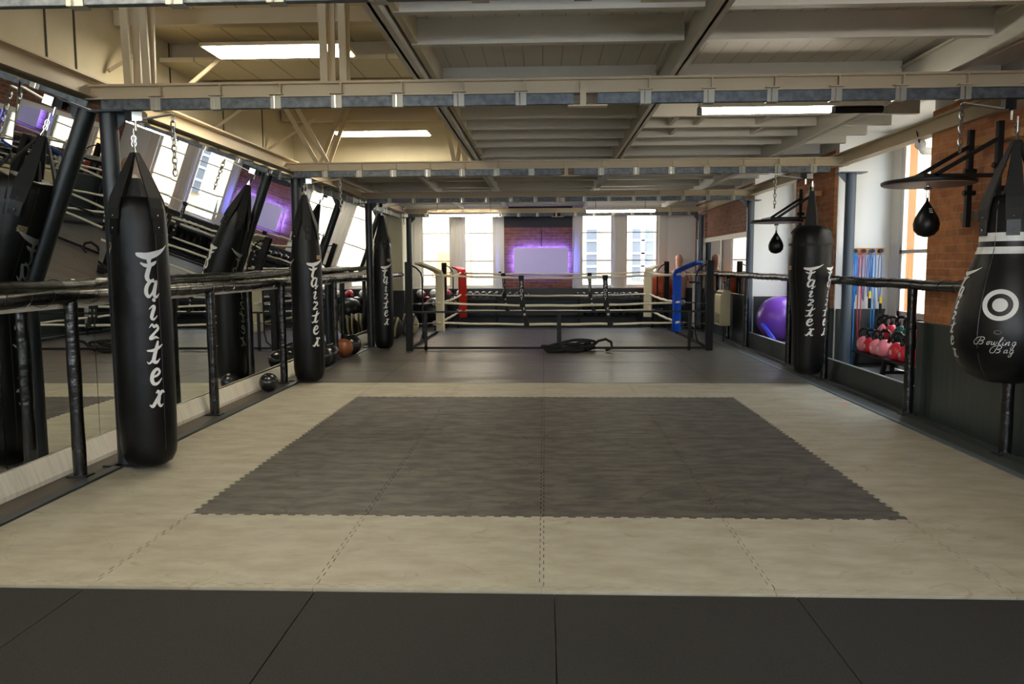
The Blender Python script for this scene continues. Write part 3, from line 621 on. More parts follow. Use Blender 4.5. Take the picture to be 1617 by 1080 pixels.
SC = {  # thin script letters for the name on the bag
 'B': [[(.1,.95,.03),(-.05,.5,.05),(-.2,.05,.04),(-.6,-.05,.03),(-.9,.3,.03),(-.6,.85,.03),(.1,1.05,.03),(.6,.95,.04),(.62,.65,.04),(.1,.5,.02),(.6,.4,.04),(.55,.1,.05),(.1,-.02,.03)]],
 'o': [[(.1,.5,.03),(-.15,.3,.05),(-.1,.02,.04),(.18,.1,.04),(.2,.4,.04),(.45,.45,.02)]],
 'w': [[(-.3,.5,.03),(-.3,.1,.05),(-.05,.05,.03),(.1,.5,.03),(.1,.1,.05),(.3,.02,.03),(.5,.5,.03)]],
 'l': [[(-.2,.1,.02),(.25,.9,.04),(.1,1.1,.03),(-.05,.3,.05),(.1,0,.03),(.3,.15,.02)]],
 'i': [[(-.1,.45,.03),(-.12,.1,.05),(.1,.0,.03),(.25,.2,.02)], [(.02,.7,.04),(.05,.72,.04)]],
 'n': [[(-.25,.5,.03),(-.3,.0,.05),(-.1,.4,.03),(.15,.5,.04),(.1,.05,.05),(.35,.1,.02)]],
 'g': [[(.2,.5,.03),(-.15,.45,.04),(-.2,.1,.04),(.1,.05,.03),(.25,.5,.03),(.1,-.4,.05),(-.2,-.5,.03),(-.2,-.25,.02),(.4,.2,.02)]],
 'a': [[(.2,.48,.03),(-.15,.4,.04),(-.2,.08,.05),(.1,.1,.03),(.22,.48,.03),(.2,.08,.05),(.42,.15,.02)]],
}
sc = MB()
for word, u0, z0, h in (('Bowling', -.105, .885, .045), ('Bag', -.01, .835, .045)):
    u = u0
    for c in word:
        for st in SC[c]: ribbon(sc, [(a, b, w_*1.15) for a, b, w_ in st], lambda a, b: tw(u+(a+b*.35)*h*.8, z0+b*h))
        u += h*(1.15 if c == 'B' else .5 if c in 'il' else .68)
sc.build('script_lettering', WHITEL, tear)

# ================================================================== SPEED BAG STATIONS
def speed(x, y, z, wallx, label, l2, gnum=1):
    t = thing('speed_bag_platform', label, 'speed bag platform', (x, y, z), 'wall mounted speed bag platforms')
    MB().lathe([(.33, -.0), (.335, .012), (.335, .022), (.32, .03)], n=40).build('drum_board', BLACKM, t, smooth=True)
    MB().lathe([(.32, -.006), (.325, .0)], n=40).build('board_underside', mat('pinkish_wood_board', '8f7a72', .45), t)
    fr = MB()
    wx = wallx-x
    for dy in (-.2, .2):
        fr.bar((-.12, dy, .045), (wx-.12, dy, .045), .03); fr.bar((-.05, dy, .05), (wx-.12, dy, .32), .03)
    fr.bar((-.12, -.22, .045), (-.12, .22, .045), .035)
    fr.build('support_frame', BLACKM, t)
    for dy in (-.2, .2):
        u_ = MB().bar((wx-.12, dy, -.32), (wx-.12, dy, .44), .04).build('upright', BLACKM, t)
        for kz in (.12, -.05): MB().tube([(wx-.16, dy, kz), (wx-.07, dy, kz)], .022, 8).build('clamp_knob', BLACKM, u_)
    for zz in (.34, -.24): MB().box(wx-.1, wx-.03, -.34, .34, zz-.03, zz+.03).build('wall_rail', WOODL if zz > 0 else mat('grey_wood', '8a7668', .6), t)
    MB().tube([(0, 0, 0), (0, 0, -.1)], .012, 8).ball((0, 0, -.03), .03, 12, 6, (1, 1, .5)).build('swivel', CHROME, t)
    b = thing('speed_bag', l2, 'speed bag', (x, y, z), 'small speed bags')
    MB().lathe([(.006, -.1), (.012, -.13), (.03, -.16), (.06, -.21), (.085, -.26), (.095, -.30), (.088, -.35), (.06, -.385), (.02, -.40), (.005, -.402)], n=24).build('bladder_cover', VINYLG, b, smooth=True)
    MB().tube([(0, 0, -.08), (0, 0, -.13)], .01, 8).build('loop', STRAP, b)
    mk = MB()
    for k in range(3): mk.box(-.012, .012, -.058-k*.008, -.054-k*.008, -.19-k*.014, -.185-k*.014)
    mk.build('white_marks', WHITEL, b)
speed(2.97, 3.0, 2.0, 3.5, 'black round speed bag board on the near brick pier, above the rail', 'black leather speed bag hanging left of the teardrop bag')
speed(3.02, 7.15, 1.93, 3.5, 'black round speed bag board behind the tapering right bag', 'black leather speed bag left of the tapering right bag')

# ================================================================== BOXING RING
RX0, RX1, RY0, RY1 = -2.22, 2.69, 9.6, 14.2
ring = thing('boxing_ring', 'boxing ring with black posts, white ropes and coloured corner pads', 'boxing ring', (0, 0, 0))
for x in (RX0, RX1):
    for y in (RY0, RY1):
        s_ = 1 if x < 0 else -1; q = 1 if y < 12 else -1
        p = MB().box(x-.055, x+.055, y-.055, y+.055, 0, 1.46).build('corner_post', BLACKP, ring, bevel=.015)
        MB().tube([(x+s_*.05, y+q*.02, 1.40), (x+s_*.12, y+q*.05, 1.36), (x+s_*.19, y+q*.08, 1.28), (x+s_*.21, y+q*.09, 1.18), (x+s_*.21, y+q*.09, .28), (x+s_*.17, y+q*.07, .14), (x+s_*.05, y+q*.02, .05)], .013, 8).build('corner_bar', BLACKM, p, smooth=True)
fr = MB()
for y in (RY0, RY1): fr.box(RX0, RX1, y-.02, y+.02, .02, .06); fr.box(RX0+.05, RX1-.05, y-.016, y+.016, .62, .65)
for x in (RX0, RX1): fr.box(x-.02, x+.02, RY0, RY1, .02, .06)
fr.build('base_frame', BLACKM, ring)
for x in (RX0+.27, .25, RX1-.32): MB().box(x-.035, x+.035, RY0-.03, RY0+.03, 0, .64).build('front_upright', BLACKM, ring, bevel=.005) if x == .25 else MB().box(x-.022, x+.022, RY0-.02, RY0+.02, 0, .64).build('front_upright', BLACKM, ring)
for x in (RX0+.3, RX1-.3): MB().box(x-.02, x+.02, RY1-.02, RY1+.02, 0, .64).build('rear_upright', BLACKM, ring)
for y in (11.1, 12.7):
    for x in (RX0, RX1): MB().box(x-.02, x+.02, y-.02, y+.02, 0, .2).build('side_foot', BLACKM, ring)
ins = .42
C4 = [(RX0+ins, RY0+ins), (RX1-ins, RY0+ins), (RX1-ins, RY1-ins), (RX0+ins, RY1-ins)]
for zi, z in enumerate((1.235, .765, .425)):
    for k in range(4):
        a, b = Vector((*C4[k], z)), Vector((*C4[(k+1) % 4], z)); sag = (.055, .05, .03)[zi]*(1 if k == 0 else .7)
        pts = [a.lerp(b, i/24)+Vector((0, 0, -sag*4*(i/24)*(1-i/24)+.004*math.sin(i*1.3))) for i in range(25)]
        MB().tube(pts, [.019+.004*(8 < i < 18)*(zi != 1 or 1) for i in range(25)], 10).build('rope', ROPE, ring, smooth='all')
    for k, (px, py) in enumerate([(RX0, RY0), (RX1, RY0), (RX1, RY1), (RX0, RY1)]):
        a = Vector((*C4[k], z)); b = Vector((px, py, z)); 
        tb = MB().tube([a, a.lerp(b, .9)], .010, 6)
        tb.tube([a.lerp(b, .12)+Vector((.035*math.cos(q*PI/5), 0, .035*math.sin(q*PI/5))) for q in range(10)], .007, 6, closed=True)
        tb.bar(a.lerp(b, .3), a.lerp(b, .7), .022)
        tb.build('turnbuckle', CHROME if zi else ROPE, ring)
padc = [('cream_corner_pad', PADC), ('blue_corner_pad', PADB), ('cream_corner_pad', PADC), ('red_corner_pad', PADR)]
for k, (nm_, m_) in enumerate(padc):
    x, y = C4[k]; px, py = [(RX0, RY0), (RX1, RY0), (RX1, RY1), (RX0, RY1)][k]; dx, dy = px-x, py-y; L = math.hypot(dx, dy); dx /= L; dy /= L
    tx, ty = -dy, dx; hw = .105; th = .04
    prof = [(.03, .27), (.03, .8), (.03, 1.22), (.06, 1.28), (.2, 1.335), (L*.78, 1.42)] if k < 2 else [(.03, .27), (.03, .8), (.03, 1.22), (.06, 1.28), (.12, 1.31), (L*.45, 1.34)]
    ci = -1
    rr = []
    for j, (o, z) in enumerate(prof):
        v1 = Vector((prof[min(j+1, 5)][0]-prof[max(j-1, 0)][0], prof[min(j+1, 5)][1]-prof[max(j-1, 0)][1])).normalized(); nx, nz = v1.y, -v1.x
        bx = x-dx*.06; by = y-dy*.06
        ring_ = []
        for (s_, t_) in ((-hw, 0), (hw, 0), (hw, th), (-hw, th)):
            oo = o-nx*t_; zz = z-nz*t_
            ring_.append((bx+dx*oo+tx*s_, by+dy*oo+ty*s_, zz))
        rr.append(ring_)
    mb = MB(); mb.rings(rr); pd = mb.build(nm_, m_, ring, bevel=.01, smooth=True)
    pd['label'] = {'cream_corner_pad': 'cream', 'blue_corner_pad': 'blue', 'red_corner_pad': 'red'}[nm_]+' vinyl corner pad'
# spacers with white lettering
def flat_text(s, size, m, parent, name, M):
    cu = bpy.data.curves.new(name, 'FONT'); cu.body = s; cu.size = size; cu.align_x = 'CENTER'; cu.align_y = 'CENTER'; cu.extrude = .0005; cu.offset = .0006
    o = bpy.data.objects.new('tmp', cu); COL.objects.link(o); bpy.context.view_layer.update()
    me = bpy.data.meshes.new_from_object(o.evaluated_get(bpy.context.evaluated_depsgraph_get())); bpy.data.objects.remove(o)
    me.materials.clear(); me.materials.append(m); me.name = name
    q = bpy.data.objects.new(name, me); COL.objects.link(q); me.transform(M)
    if parent: q.parent = parent
    return q
def spacer(x, y, text, wide=.075):
    z = (1.19, .73, .40); xs = (x, x+.02, x+.09)
    sp = MB()
    for i in range(2): sp.bar((xs[i], y, z[i]+.03), (xs[i+1], y, z[i+1]-.03), wide, .05, (0, 1, 0))
    for i in range(3): sp.box(xs[i]-.045, xs[i]+.045, y-.035, y+.035, z[i]-.035, z[i]+.035)
    s_ = sp.build('rope_spacer', STRAP, ring)
    yy = y-.032 if y < 12 else y-.032
    for i, c in enumerate(text):
        zz = 1.10-i*.068
        flat_text(c, .075, WHITEL, s_, 'letter', Matrix.Translation((x+.005, yy, zz)) @ Matrix.Rotation(PI/2, 4, 'X'))
    flat_text('K', .07, WHITEL, s_, 'letter', Matrix.Translation((x+.05, yy, .66)) @ Matrix.Rotation(PI/2, 4, 'X'))
    MB().box(x+.035, x+.075, yy-.001, yy, .55, .585).build('white_patch', WHITEL, s_)
for x in (-.38, 1.03): spacer(x, RY0+ins, 'SPORT')
for x in (-.88, .98): spacer(x, RY1-ins, 'SPORT', .06)
# battle rope lying at the front bar
br = MB(); random.seed(3)
pts = []
for k in range(330):
    t_ = k/329; a = t_*2*PI*5.3
    pts.append((.40+.34*math.cos(a)*(1-.25*math.sin(3*a))+.05*math.sin(7*t_*PI), 9.36+.15*math.sin(a*1.0+.6+2*t_), .028+.17*t_*(.5+.5*math.sin(a*1.3))))
pts += [(.78, 9.4, .08), (.88, 9.42, .17), (1.0, 9.42, .2), (1.09, 9.42, .15), (1.1, 9.4, .06), (1.0, 9.36, .03)]
br.tube(pts, .023, 8); br.build('battle_rope', mat('black_rope', '1d1d1c', .8, bump=(60, 1, .02, (3, 3, 3))), label='thick black battle rope heaped at the front of the ring', cat='rope', smooth='all')

# ================================================================== BACK OF THE ROOM
sg = thing('wall_sign', 'blank grey-violet backlit sign on the far brick wall', 'sign', (0, YB-.09, 0))
MB().box(-.70, .56, -.06, -.03, 1.20, 1.79).build('sign_face', mat('lavender_face', 'b3accb', .5, emit=.12, ecol='a99fe0'), sg)
MB().box(-.67, .53, -.028, -.018, 1.23, 1.76).build('backlight', glow('violet_led', '6a6cff', 20.0), sg)
MB().box(-.95, .66, -.02, .02, 1.185, 1.20).build('cable_rail', BLACKM, sg)
MB().tube([(-.06, 0, 2.2), (-.06, 0, 1.82)], .008, 6).build('cable', BLACKM, sg)
MB().box(-1.06, -1.0, YB-.1, YB-.02, 1.17, 1.25).build('wall_sensor', BLACKM, label='small black wall sensor between far window and brick', cat='sensor')
# glove rack
rk = thing('storage_rack', 'black low storage rack under the far windows, behind the ring', 'rack', (0, 0, 0))
for x in (-2.95, -1.1, .8, 2.2): MB().box(x-.02, x+.02, 14.72, 14.76, 0, .75).box(x-.02, x+.02, 15.05, 15.09, 0, .75).build('upright', BLACKM, rk)
for z in (.22, .50, .66): MB().box(-2.95, 2.2, 14.70, 15.1, z-.015, z).build('shelf', BLACKM, rk)
gw, gr, gb = mat('glove_white', 'd8d4cf', .4), mat('glove_red', 'b01e22', .4), mat('glove_black', '1a1a1c', .4)
def glove(x, y, z, m1, m2, label, group, r=.075, rz=0):
    t = thing('boxing_glove', label, 'boxing glove', (x, y, z), group, rz)
    MB().ball((0, 0, r), r, 14, 9, (1, 1.25, 1)).build('fist', m1, t, smooth='all')
    MB().ball((r*.8, -.01, r*.95), r*.42, 10, 7, (1, 1.3, 1)).build('thumb', m2, t, smooth='all')
    MB().tube([(0, r*.9, r*.8), (0, r*1.9, r*.7)], r*.72, 12).build('cuff', m2, t, smooth=True)
gi = 0
for k in range(7):
    glove(-2.86+.155*k, 14.86, .50 if k % 2 else .66, [gw, gr, gw][k % 3], [gr, gb, gb][k % 3], '%s boxing glove heaped on the far rack, %s from the left wall' % (['white', 'red', 'white'][k % 3], ORD[k]), 'gloves on the far rack', .095)
#for k in range(4): glove(-2.7+.22*k, 14.86, .66 if k % 2 else .84, gw if k % 2 == 0 else gr, gr, 'boxing glove on top of the heap at the left end of the rack, %s' % ORD[k], 'gloves on the far rack', .09) if False else None
for k in range(9):
    glove(-1.75+.16*k+.04, 14.86, .66, gb, gw, 'black boxing glove with white cuff on the rack under the brick, %s from left' % ORD[k], 'black gloves on the far rack', .07, .2)
for k in range(9):
    x = .95+.16*k
    MB().ball((x, 14.85, .37), .075, 12, 8, (.95, 1.1, 1.8)).build('training_bag', mat('matte_black_bag', '1b1b1b', .6), label='small black bag on the rack below the right far window, %s from left' % ORD[k], cat='bag', group='black bags on the lower rack', smooth='all')
for k in range(10):
    x = .75+.15*k
    MB().ball((x, 14.85, .715), .055, 12, 7, (1.25, 1, .95)).build('focus_mitt', mat('shiny_black_mitt', '141416', .2), label='shiny black mitt on the rack top below the right far window, %s from left' % ORD[k], cat='mitt', group='black mitts on the rack top', smooth='all')
MB().ball((-2.42, 14.2-.1, .42), .27).build('exercise_ball', mat('black_ball', '1c2022', .3), label='big black exercise ball behind the ring at the left', cat='ball', smooth='all')
bs = thing('ball_stool', 'black stand under the orange ball in the far right corner', 'stand', (2.6, 14.6, 0))
MB().lathe([(.2, .5), (.22, .52), (.22, .555)], n=24).build('top_ring', BLACKM, bs); 
for a in range(4): MB().tube([(.2*math.cos(a*PI/2+.7), .2*math.sin(a*PI/2+.7), 0), (.2*math.cos(a*PI/2+.7), .2*math.sin(a*PI/2+.7), .5)], .015, 6).build('leg', BLACKM, bs)
MB().ball((2.6, 14.6, .885), .335, 28, 18).build('exercise_ball', mat('orange_ball', 'd2552c', .28), label='large orange exercise ball in the far right corner', cat='ball', smooth='all')
# training dummy
dm = thing('training_dummy', 'flesh coloured bald torso training dummy in the far right corner', 'training dummy', (3.07, 14.86, 0))
tor = MB()
def ell(cx_, cy_, z, a, b, n=24): return [(cx_+a*math.cos(2*PI*j/n), cy_+b*math.sin(2*PI*j/n)-(.012*math.cos(2*(2*PI*j/n+PI/2)) if z > 1.05 else 0), z) for j in range(n)]
tor.rings([ell(0, 0, .62, .15, .10), ell(0, 0, .66, .17, .12), ell(0, 0, .80, .165, .12), ell(0, 0, .95, .185, .125), ell(0, 0, 1.08, .215, .135), ell(0, 0, 1.17, .225, .13), ell(0, 0, 1.225, .20, .11), ell(0, 0, 1.26, .12, .085), ell(0, .0, 1.29, .068, .066), ell(0, -.005, 1.34, .062, .064), ell(0, -.012, 1.37, .066, .078), ell(0, -.012, 1.41, .078, .092), ell(0, -.008, 1.48, .085, .10), ell(0, -.004, 1.54, .084, .098), ell(0, 0, 1.59, .068, .08), ell(0, 0, 1.615, .035, .042), ell(0, 0, 1.62, .005, .005)])
for s_ in (-1, 1):
    tor.tube([(s_*.15, 0, 1.17), (s_*.215, 0, 1.15), (s_*.25, -.01, 1.09), (s_*.26, -.01, 1.03)], [.075, .072, .062, .045], 12)
    tor.ball((s_*.085, -.008, 1.47), .022, 8, 6, (.5, 1, 1.5))
tor.build('torso', FLESH, dm, smooth='all')
fc = MB().ball((0, -.105, 1.455), .016, 8, 6, (.8, 1.2, 1.6)).ball((-.033, -.095, 1.495), .016, 8, 6, (1.4, .6, .5)).ball((.033, -.095, 1.495), .016, 8, 6, (1.4, .6, .5)).ball((0, -.098, 1.415), .018, 8, 6, (1.4, .5, .4))
fc.build('face', mat('flesh_rubber_dark', '9a6448', .5), dm, smooth='all')
MB().tube([(0, 0, .08), (0, 0, .64)], .045, 12).lathe([(.19, 0), (.2, .06), (.15, .12), (.05, .14)], n=24).build('stand', BLACKM, dm, smooth=True)
rw = thing('rowing_machine', 'white-armed exercise machine beside the orange ball in the far right corner', 'exercise machine', (3.2, 13.6, 0))
MB().tube([(0, 0, .06), (0, 0, 1.0)], .045, 10).build('column', mat('white_enamel', 'cfccc6', .4), rw, smooth=True)
MB().bar((-.2, 0, .05), (.1, 0, .05), .08, .06).build('base', BLACKM, rw); MB().bar((-.12, 0, 1.02), (.1, 0, 1.0), .04, .04).build('seat', BLACKM, rw)
# frame mirror on the far pier
fm = thing('framed_mirror', 'white framed double mirror under the brick at the far right', 'mirror', (0, 0, 0))
for a, b in ((10.35, 12.35), (12.43, 14.75)): MB().box(3.487, 3.495, a, b, .55, 1.86).build('mirror_glass', MIRROR, fm)
MB().box(3.47, 3.50, 10.28, 14.85, 1.86, 1.95).box(3.47, 3.50, 10.28, 10.35, .5, 1.86).box(3.47, 3.50, 12.33, 12.45, .5, 1.86).box(3.47, 3.50, 14.75, 14.85, .5, 1.86).box(3.47, 3.5, 10.28, 14.85, .5, .56).build('frame', WHITEF, fm)
ht = thing('wall_heater', 'cream fan heater unit hanging behind the right rail', 'heater', (3.25, 11.05, 0))
MB().rings([[(-.12, -.24, z0), (.06, -.24, z0), (.06, .24, z0), (-.12, .24, z0)] for z0 in (.30, .84)] + [[(-.06, -.24, .93), (.06, -.24, .93), (.06, .24, .93), (-.06, .24, .93)]]).build('casing', mat('cream_plastic', 'c9bd94', .45), ht, bevel=.012)
MB().box(-.124, -.118, -.2, .2, .34, .52).build('intake_grille', mat('grille_grey', '8f886c', .6, bump=(80, 1, .02, (0, 0, 1))), ht)
gq = MB()
for k in range(7): gq.box(-.11+.0, -.075, -.21+.06*k, -.175+.06*k, .87, .895)
gq.build('outlet_slots', mat('dark_slots', '5c4c2a', .6), ht)
MB().tube([(0, .0, .3), (0, 0, .0)], .012, 6).build('pipe', BLACKM, ht)

# ================================================================== RIGHT BAYS
# hook board with resistance bands
hb = thing('hook_board', 'light wooden hook board on the white wall right of the near right column', 'hook board', (0, 6.385, 0))
MB().box(3.66, 4.08, -.025, .0, 1.50, 1.58).build('board', WOODL, hb)
for k in range(4): MB().tube([(3.72+.1*k, -.08, 1.545), (3.72+.1*k, -.02, 1.545)], [.024, .024], 12).build('peg', BLACKM, hb)
def band(x, col, zlow, label, loops=2, handle=None, dz=0):
    t = thing('resistance_band', label, 'exercise band', (x, 6.33, 0), 'bands hanging from the hook board')
    mb = MB()
    for i in range(loops):
        o = .018*i-.01; zl = zlow+.09*i
        mb.tube([(-.005+o, 0, zl+.02), (-.022+o, -.005, zl+.3), (-.016+o, 0, 1.45), (o*.6, -.02, 1.57-.004*i), (.016+o, 0, 1.45), (.02+o, .004, zl+.35), (.006+o, 0, zl)], .0065, 6)
    mb.build('cord', mat('cord_'+col, col, .35), t, smooth='all')
    if handle:
        MB().tube([(.01, 0, zlow+.0), (.012, 0, zlow-.12)], .017, 8).build('grip', BLACKM, t); MB().tube([(.01, 0, zlow+.08), (.01, 0, zlow)], .018, 8).build('yellow_sleeve', mat('yellow_plastic', 'e8c81a', .4), t)
band(3.70, '1f7fd6', .75, 'thick tangle of bright blue cords on the leftmost peg', 4)
band(3.72, '2a8fe0', .16, 'long blue cord reaching down to the platform from the leftmost peg', 1)
band(3.80, 'c23a4a', .42, 'long red cord on the second peg from left', 1)
band(3.84, '8a6fb8', .95, 'violet cord on the second peg', 1)
band(3.90, '2f6fbe', .98, 'blue cord with black grip and yellow sleeve on the third peg', 2, True)
band(3.96, '2a8fe0', .45, 'long light blue cord on the third peg from left', 1)
band(4.03, '5a7fc0', .92, 'slim blue cord with black grip and yellow sleeve on the rightmost peg', 1, True)
# kettlebells on a rack
kr = thing('kettlebell_rack', 'black two-tier kettlebell rack in the near window bay', 'rack', (0, 0, 0))
MB().box(3.58, 3.79, 4.3, 5.95, .375, .395).build('shelf', BLACKM, kr); MB().box(3.80, 4.02, 4.3, 5.95, .52, .54).build('shelf', BLACKM, kr)
for y in (4.4, 5.1, 5.85): MB().bar((3.6, y, .39), (3.56, y, .14), .04).bar((4.0, y, .53), (4.0, y, .14), .04).bar((3.6, y, .25), (4.0, y, .25), .03).build('leg', BLACKM, kr)
kc = {'pink': mat('kettle_pink', 'e07e8e', .35), 'red': mat('kettle_red', 'c41f33', .3), 'green': mat('kettle_green', '0e4a40', .3)}
kproto = {}
def kettle(col, x, y, z, label, r=.085, rz=0):
    key = (col, r)
    if key not in kproto:
        t = thing('kettlebell', label, 'kettlebell', (x, y, z), 'kettlebells on the rack', rz)
        MB().lathe([(.01, 0), (r*.6, .0), (r*.85, r*.25), (r, r*.85), (r*.92, r*1.35), (r*.6, r*1.8), (r*.3, r*1.98), (.01, r*2.0)], n=24).build('bell', kc[col], t, smooth='all')
        h = r*1.7
        MB().tube([(0, -r*.55, h), (0, -r*.85, h+r*.5), (0, -r*.8, h+r*1.05), (0, -r*.35, h+r*1.35), (0, r*.35, h+r*1.35), (0, r*.8, h+r*1.05), (0, r*.85, h+r*.5), (0, r*.55, h)], r*.2, 10).build('handle', mat('black_gloss_handle', '151515', .25), t, smooth='all')
        nb = flat_text('8', r*.75, WHITEL, t, 'weight_number', Matrix.Translation((-r*.99, 0, r*.9)) @ Matrix.Rotation(-PI/2, 4, 'Z') @ Matrix.Rotation(PI/2, 4, 'X'))
        kproto[key] = t; return t
    return dup(kproto[key], (x, y, z), label, rz)
front = [('pink', 5.86), ('red', 5.68), ('pink', 5.50), ('pink', 5.31), ('red', 5.00), ('red', 4.80), ('red', 4.52)]
rear = [('pink', 5.84), ('red', 5.66), ('green', 5.42), ('green', 5.22), ('red', 5.0), ('pink', 4.72), ('red', 4.50)]
for i, (c, y) in enumerate(front): kettle(c, 3.68, y, .395, '%s kettlebell with black handle, %s from the far end of the lower tier' % (c, ORD[i]), .085 if i not in (3, 4) else .092, .3)
for i, (c, y) in enumerate(rear): kettle(c, 3.90, y, .54, '%s kettlebell with black handle, %s from the far end of the upper tier' % (c, ORD[i]), .085 if c != 'green' else .09, .9 if c != 'green' else .4)
# second bay: purple ball, foam rollers
MB().ball((3.855, 9.775, .14+.365), .362, 32, 20).build('exercise_ball', mat('purple_ball', '7a45b8', .25), label='large purple exercise ball in the far window bay', cat='ball', smooth='all')
def roller(a, b, r, c, label): MB().tube([a, b], r, 16).build('foam_roller', mat('roller_'+c, c, .5), label=label, cat='foam roller', smooth=True, group='foam rollers by the purple ball')
roller((3.55, 9.6, .42), (3.6, 9.1, .20), .035, '1f35d8', 'deep blue foam roller leaning on the purple ball')
roller((3.56, 8.95, .18), (3.58, 8.45, .18), .045, '35c4d0', 'turquoise foam roller lying before the purple ball')
roller((3.57, 8.36, .185), (3.59, 8.1, .185), .045, '2fd0c8', 'short turquoise foam roller beside the black rail post')
roller((3.66, 8.42, .2), (3.70, 8.2, .28), .03, 'e8c81a', 'small yellow roller behind the black rail post')

# ================================================================== LEFT FLOOR THINGS
mb_ = {'black': mat('glossy_black_rubber', '16171a', .25, spec=.7), 'brown': mat('brown_leather', '7a4424', .4)}
for i, (c, x, y, r) in enumerate([('black', -3.085, 5.35, .105), ('black', -3.08, 7.1, .14), ('black', -3.08, 7.45, .145), ('black', -3.08, 7.8, .14), ('black', -3.12, 8.05, .13), ('brown', -3.07, 8.62, .145), ('black', -3.05, 9.0, .16)]):
    o = MB().ball((0, 0, r), r, 24, 16).build('medicine_ball', mb_[c], label='%s medicine ball on the floor along the left mirrors, %s from the camera' % (c, ORD[i]), cat='medicine ball', group='medicine balls by the left mirrors', smooth='all')
    o.location = (x, y, -.002)
    if c == 'brown' or i in (1, 6):
        MB().tube([(r*1.002*math.cos(k*PI/10), 0, r+r*1.002*math.sin(k*PI/10)) for k in range(20)], .004, 5, closed=True).build('seam', STRAP, o)
def bagp(x, y, cols, label):
    t = thing('sports_bag', label, 'bag', (x, y, 0), 'bags leaning by the far left column')
    MB().ball((0, 0, .2), .2, 18, 12, (.85, 1, 1.05)).build('sack', mat('cloth_'+cols[0], cols[0], .8, bump=(7, .9, .05)), t, smooth='all')
    for k in range(3): MB().tube([(-.12+.08*k, -.19, .04), (-.1+.08*k, -.225, .2), (-.08+.09*k, -.12, .4)], .022, 8).build('stripe_strap', mat('cloth_'+cols[1], cols[1], .8), t, smooth='all')
bagp(-2.82, 13.1, ('6f7078', 'cfc6a0'), 'grey sports bag with cream straps leaning right of the farthest left bag')
bagp(-2.92, 11.9, ('3b3a3c', 'd8cf9f'), 'dark sports bag with cream straps between the left columns')
bagp(-2.70, 12.5, ('b9b08a', '55565c'), 'cream sports bag with grey straps near the ring corner')
wh = mat('white_board', 'd9d4c6', .5)

MB().lathe([(.03, .0), (.03, .003)], c=(2.98, 4.55, -.0005), n=14).build('floor_sticker', mat('orange_sticker', 'd98a3a', .6), label='small orange sticker on the pale mat near the right rail', cat='sticker')
vf = thing('pipe_fitting', 'white pipe elbow with dark cable under the right eaves beam', 'pipe fitting', (0, 0, 0))
MB().tube([(3.52, 4.35, 2.5), (3.62, 4.5, 2.46), (3.74, 4.62, 2.47)], .035, 10).ball((3.52, 4.35, 2.5), .05, 10, 8).build('elbow', WHITEP, vf, smooth=True)
MB().tube([(3.50, 4.4, 2.64), (3.47, 4.3, 2.56), (3.5, 4.32, 2.5)], .006, 6).build('cable', BLACKM, vf)
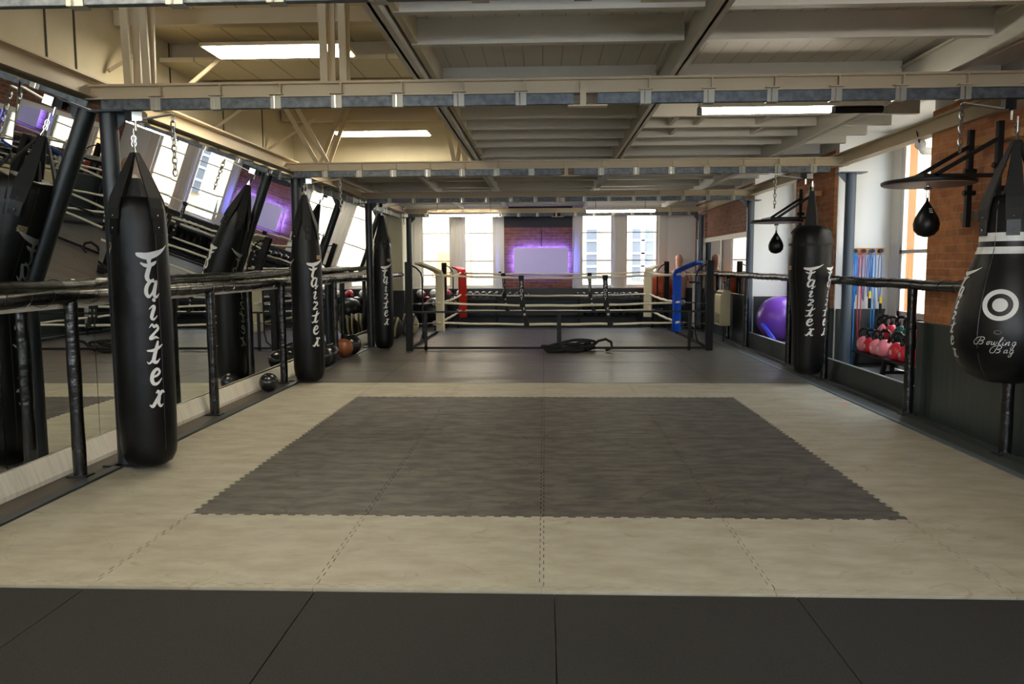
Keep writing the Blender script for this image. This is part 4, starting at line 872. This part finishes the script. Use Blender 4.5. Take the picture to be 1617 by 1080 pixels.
# ================================================================== OUTSIDE
def facade_far():
    t = thing('building', 'bright pale building with balconies across the street behind the far windows', 'building', (0, 0, 0))
    MB().box(-9, 9.7, 24, 26, -6, 8).build('wall', mat('pale_facade_far', '9a8e7a', .9), t)
    for i, (x, z, h, hw) in enumerate(((-3.25, -.6, 2.88, .70), (1.62, .9, 1.75, .22), (3.36, .9, 1.75, .40), (-3.25, 4.0, 2.4, .7), (1.62, 3.5, 2.2, .22), (3.36, 3.2, 2.4, .4), (5.2, .9, 1.75, .4))):
        fr_ = MB().box(x-hw, x+hw, 23.90, 24.02, z, z+h).build('window_surround', mat('facade_stone', 'a87c62', .9) if i in (0, 3) else mat('facade_white_stone', 'bdb6aa', .9), t)
        w_ = hw-(.25 if i in (0, 3) else .04)
        MB().box(x-w_, x+w_, 23.86, 23.9, z, z+h-(.45 if i in (0, 3) else .05)).build('shutter' if i in (0, 3) else 'glazing', mat('orange_shutter', 'a86a40', .8) if i in (0, 3) else mat('facade_glass', '4b5058', .15), fr_)
        if i not in (0, 3):
            g_ = MB()
            if hw > .3: g_.box(x-.07, x+.07, 23.82, 23.86, z, z+h)
            for q in range(1, 4): g_.box(x-w_, x+w_, 23.82, 23.86, z+q*h/4-.03, z+q*h/4+.03)
            g_.build('glazing_bars', WHITEP, fr_)
    rl = MB()
    for k in range(60): rl.box(1+k*.06, 1.015+k*.06, 23.3, 23.32, .05, .95)
    rl.box(1, 4.6, 23.28, 23.34, .95, 1.0).box(1, 4.6, 23.28, 23.34, .02, .06); rl.build('balcony_railing', mat('railing_grey', '8ba0ac', .5), t)
    MB().box(1, 4.6, 23.3, 24, -.15, .02).build('balcony_slab', WHITEP, t)
facade_far()
def facade_right():
    t = thing('building', 'pale building with balcony across the street beyond the right windows', 'building', (0, 0, 0))
    MB().box(10, 12, -8, 23.5, -6, 7.2).build('wall', mat('pale_facade', 'a89c88', .9), t)
    for i, y in enumerate((5.5, 8.3, 11.2, 13.4, 16)):
        for z in (-.2, 2.9):
            fr_ = MB().box(9.93, 10.02, y-.75, y+.75, z-.1, z+2.3).build('window_surround', mat('facade_stone', 'd6cdbf', .9), t)
            MB().box(9.90, 9.94, y-.5, y+.5, z, z+2.1).build('glazing', mat('facade_glass', '55606c', .15), fr_)
            MB().box(9.87, 9.91, y-.03, y+.03, z, z+2.1).box(9.87, 9.91, y-.5, y+.5, z+1, z+1.05).build('glazing_bars', WHITEP, fr_)
    rl = MB()
    for k in range(120): rl.box(9.3, 9.32, 6+k*.07, 6.015+k*.07, 2.7, 3.6)
    for k in range(120): rl.box(9.3, 9.32, 6+k*.07, 6.015+k*.07, .35, 1.0)
    rl.build('balcony_railing', mat('railing_grey', '8ba0ac', .5), t)
    MB().box(9.3, 10, 6, 15, 2.6, 2.72).box(9.3, 10, 6, 15, .2, .33).build('balcony_slab', WHITEP, t)
facade_right()
MB().box(4.27, 4.46, 6.44, 6.49, .0, 3.2).build('wooden_shutter', mat('orange_wood', 'a9703a', .7, noise=(3, '8f5a2c', .3, .7, (1, 1, .2))), label='tall orange wooden shutter outside the near right window', cat='shutter')
MB().box(-30, 40, -20, 40, -6.2, -6).build('street', mat('street_stone', 'b9b4aa', .9), kind='structure')
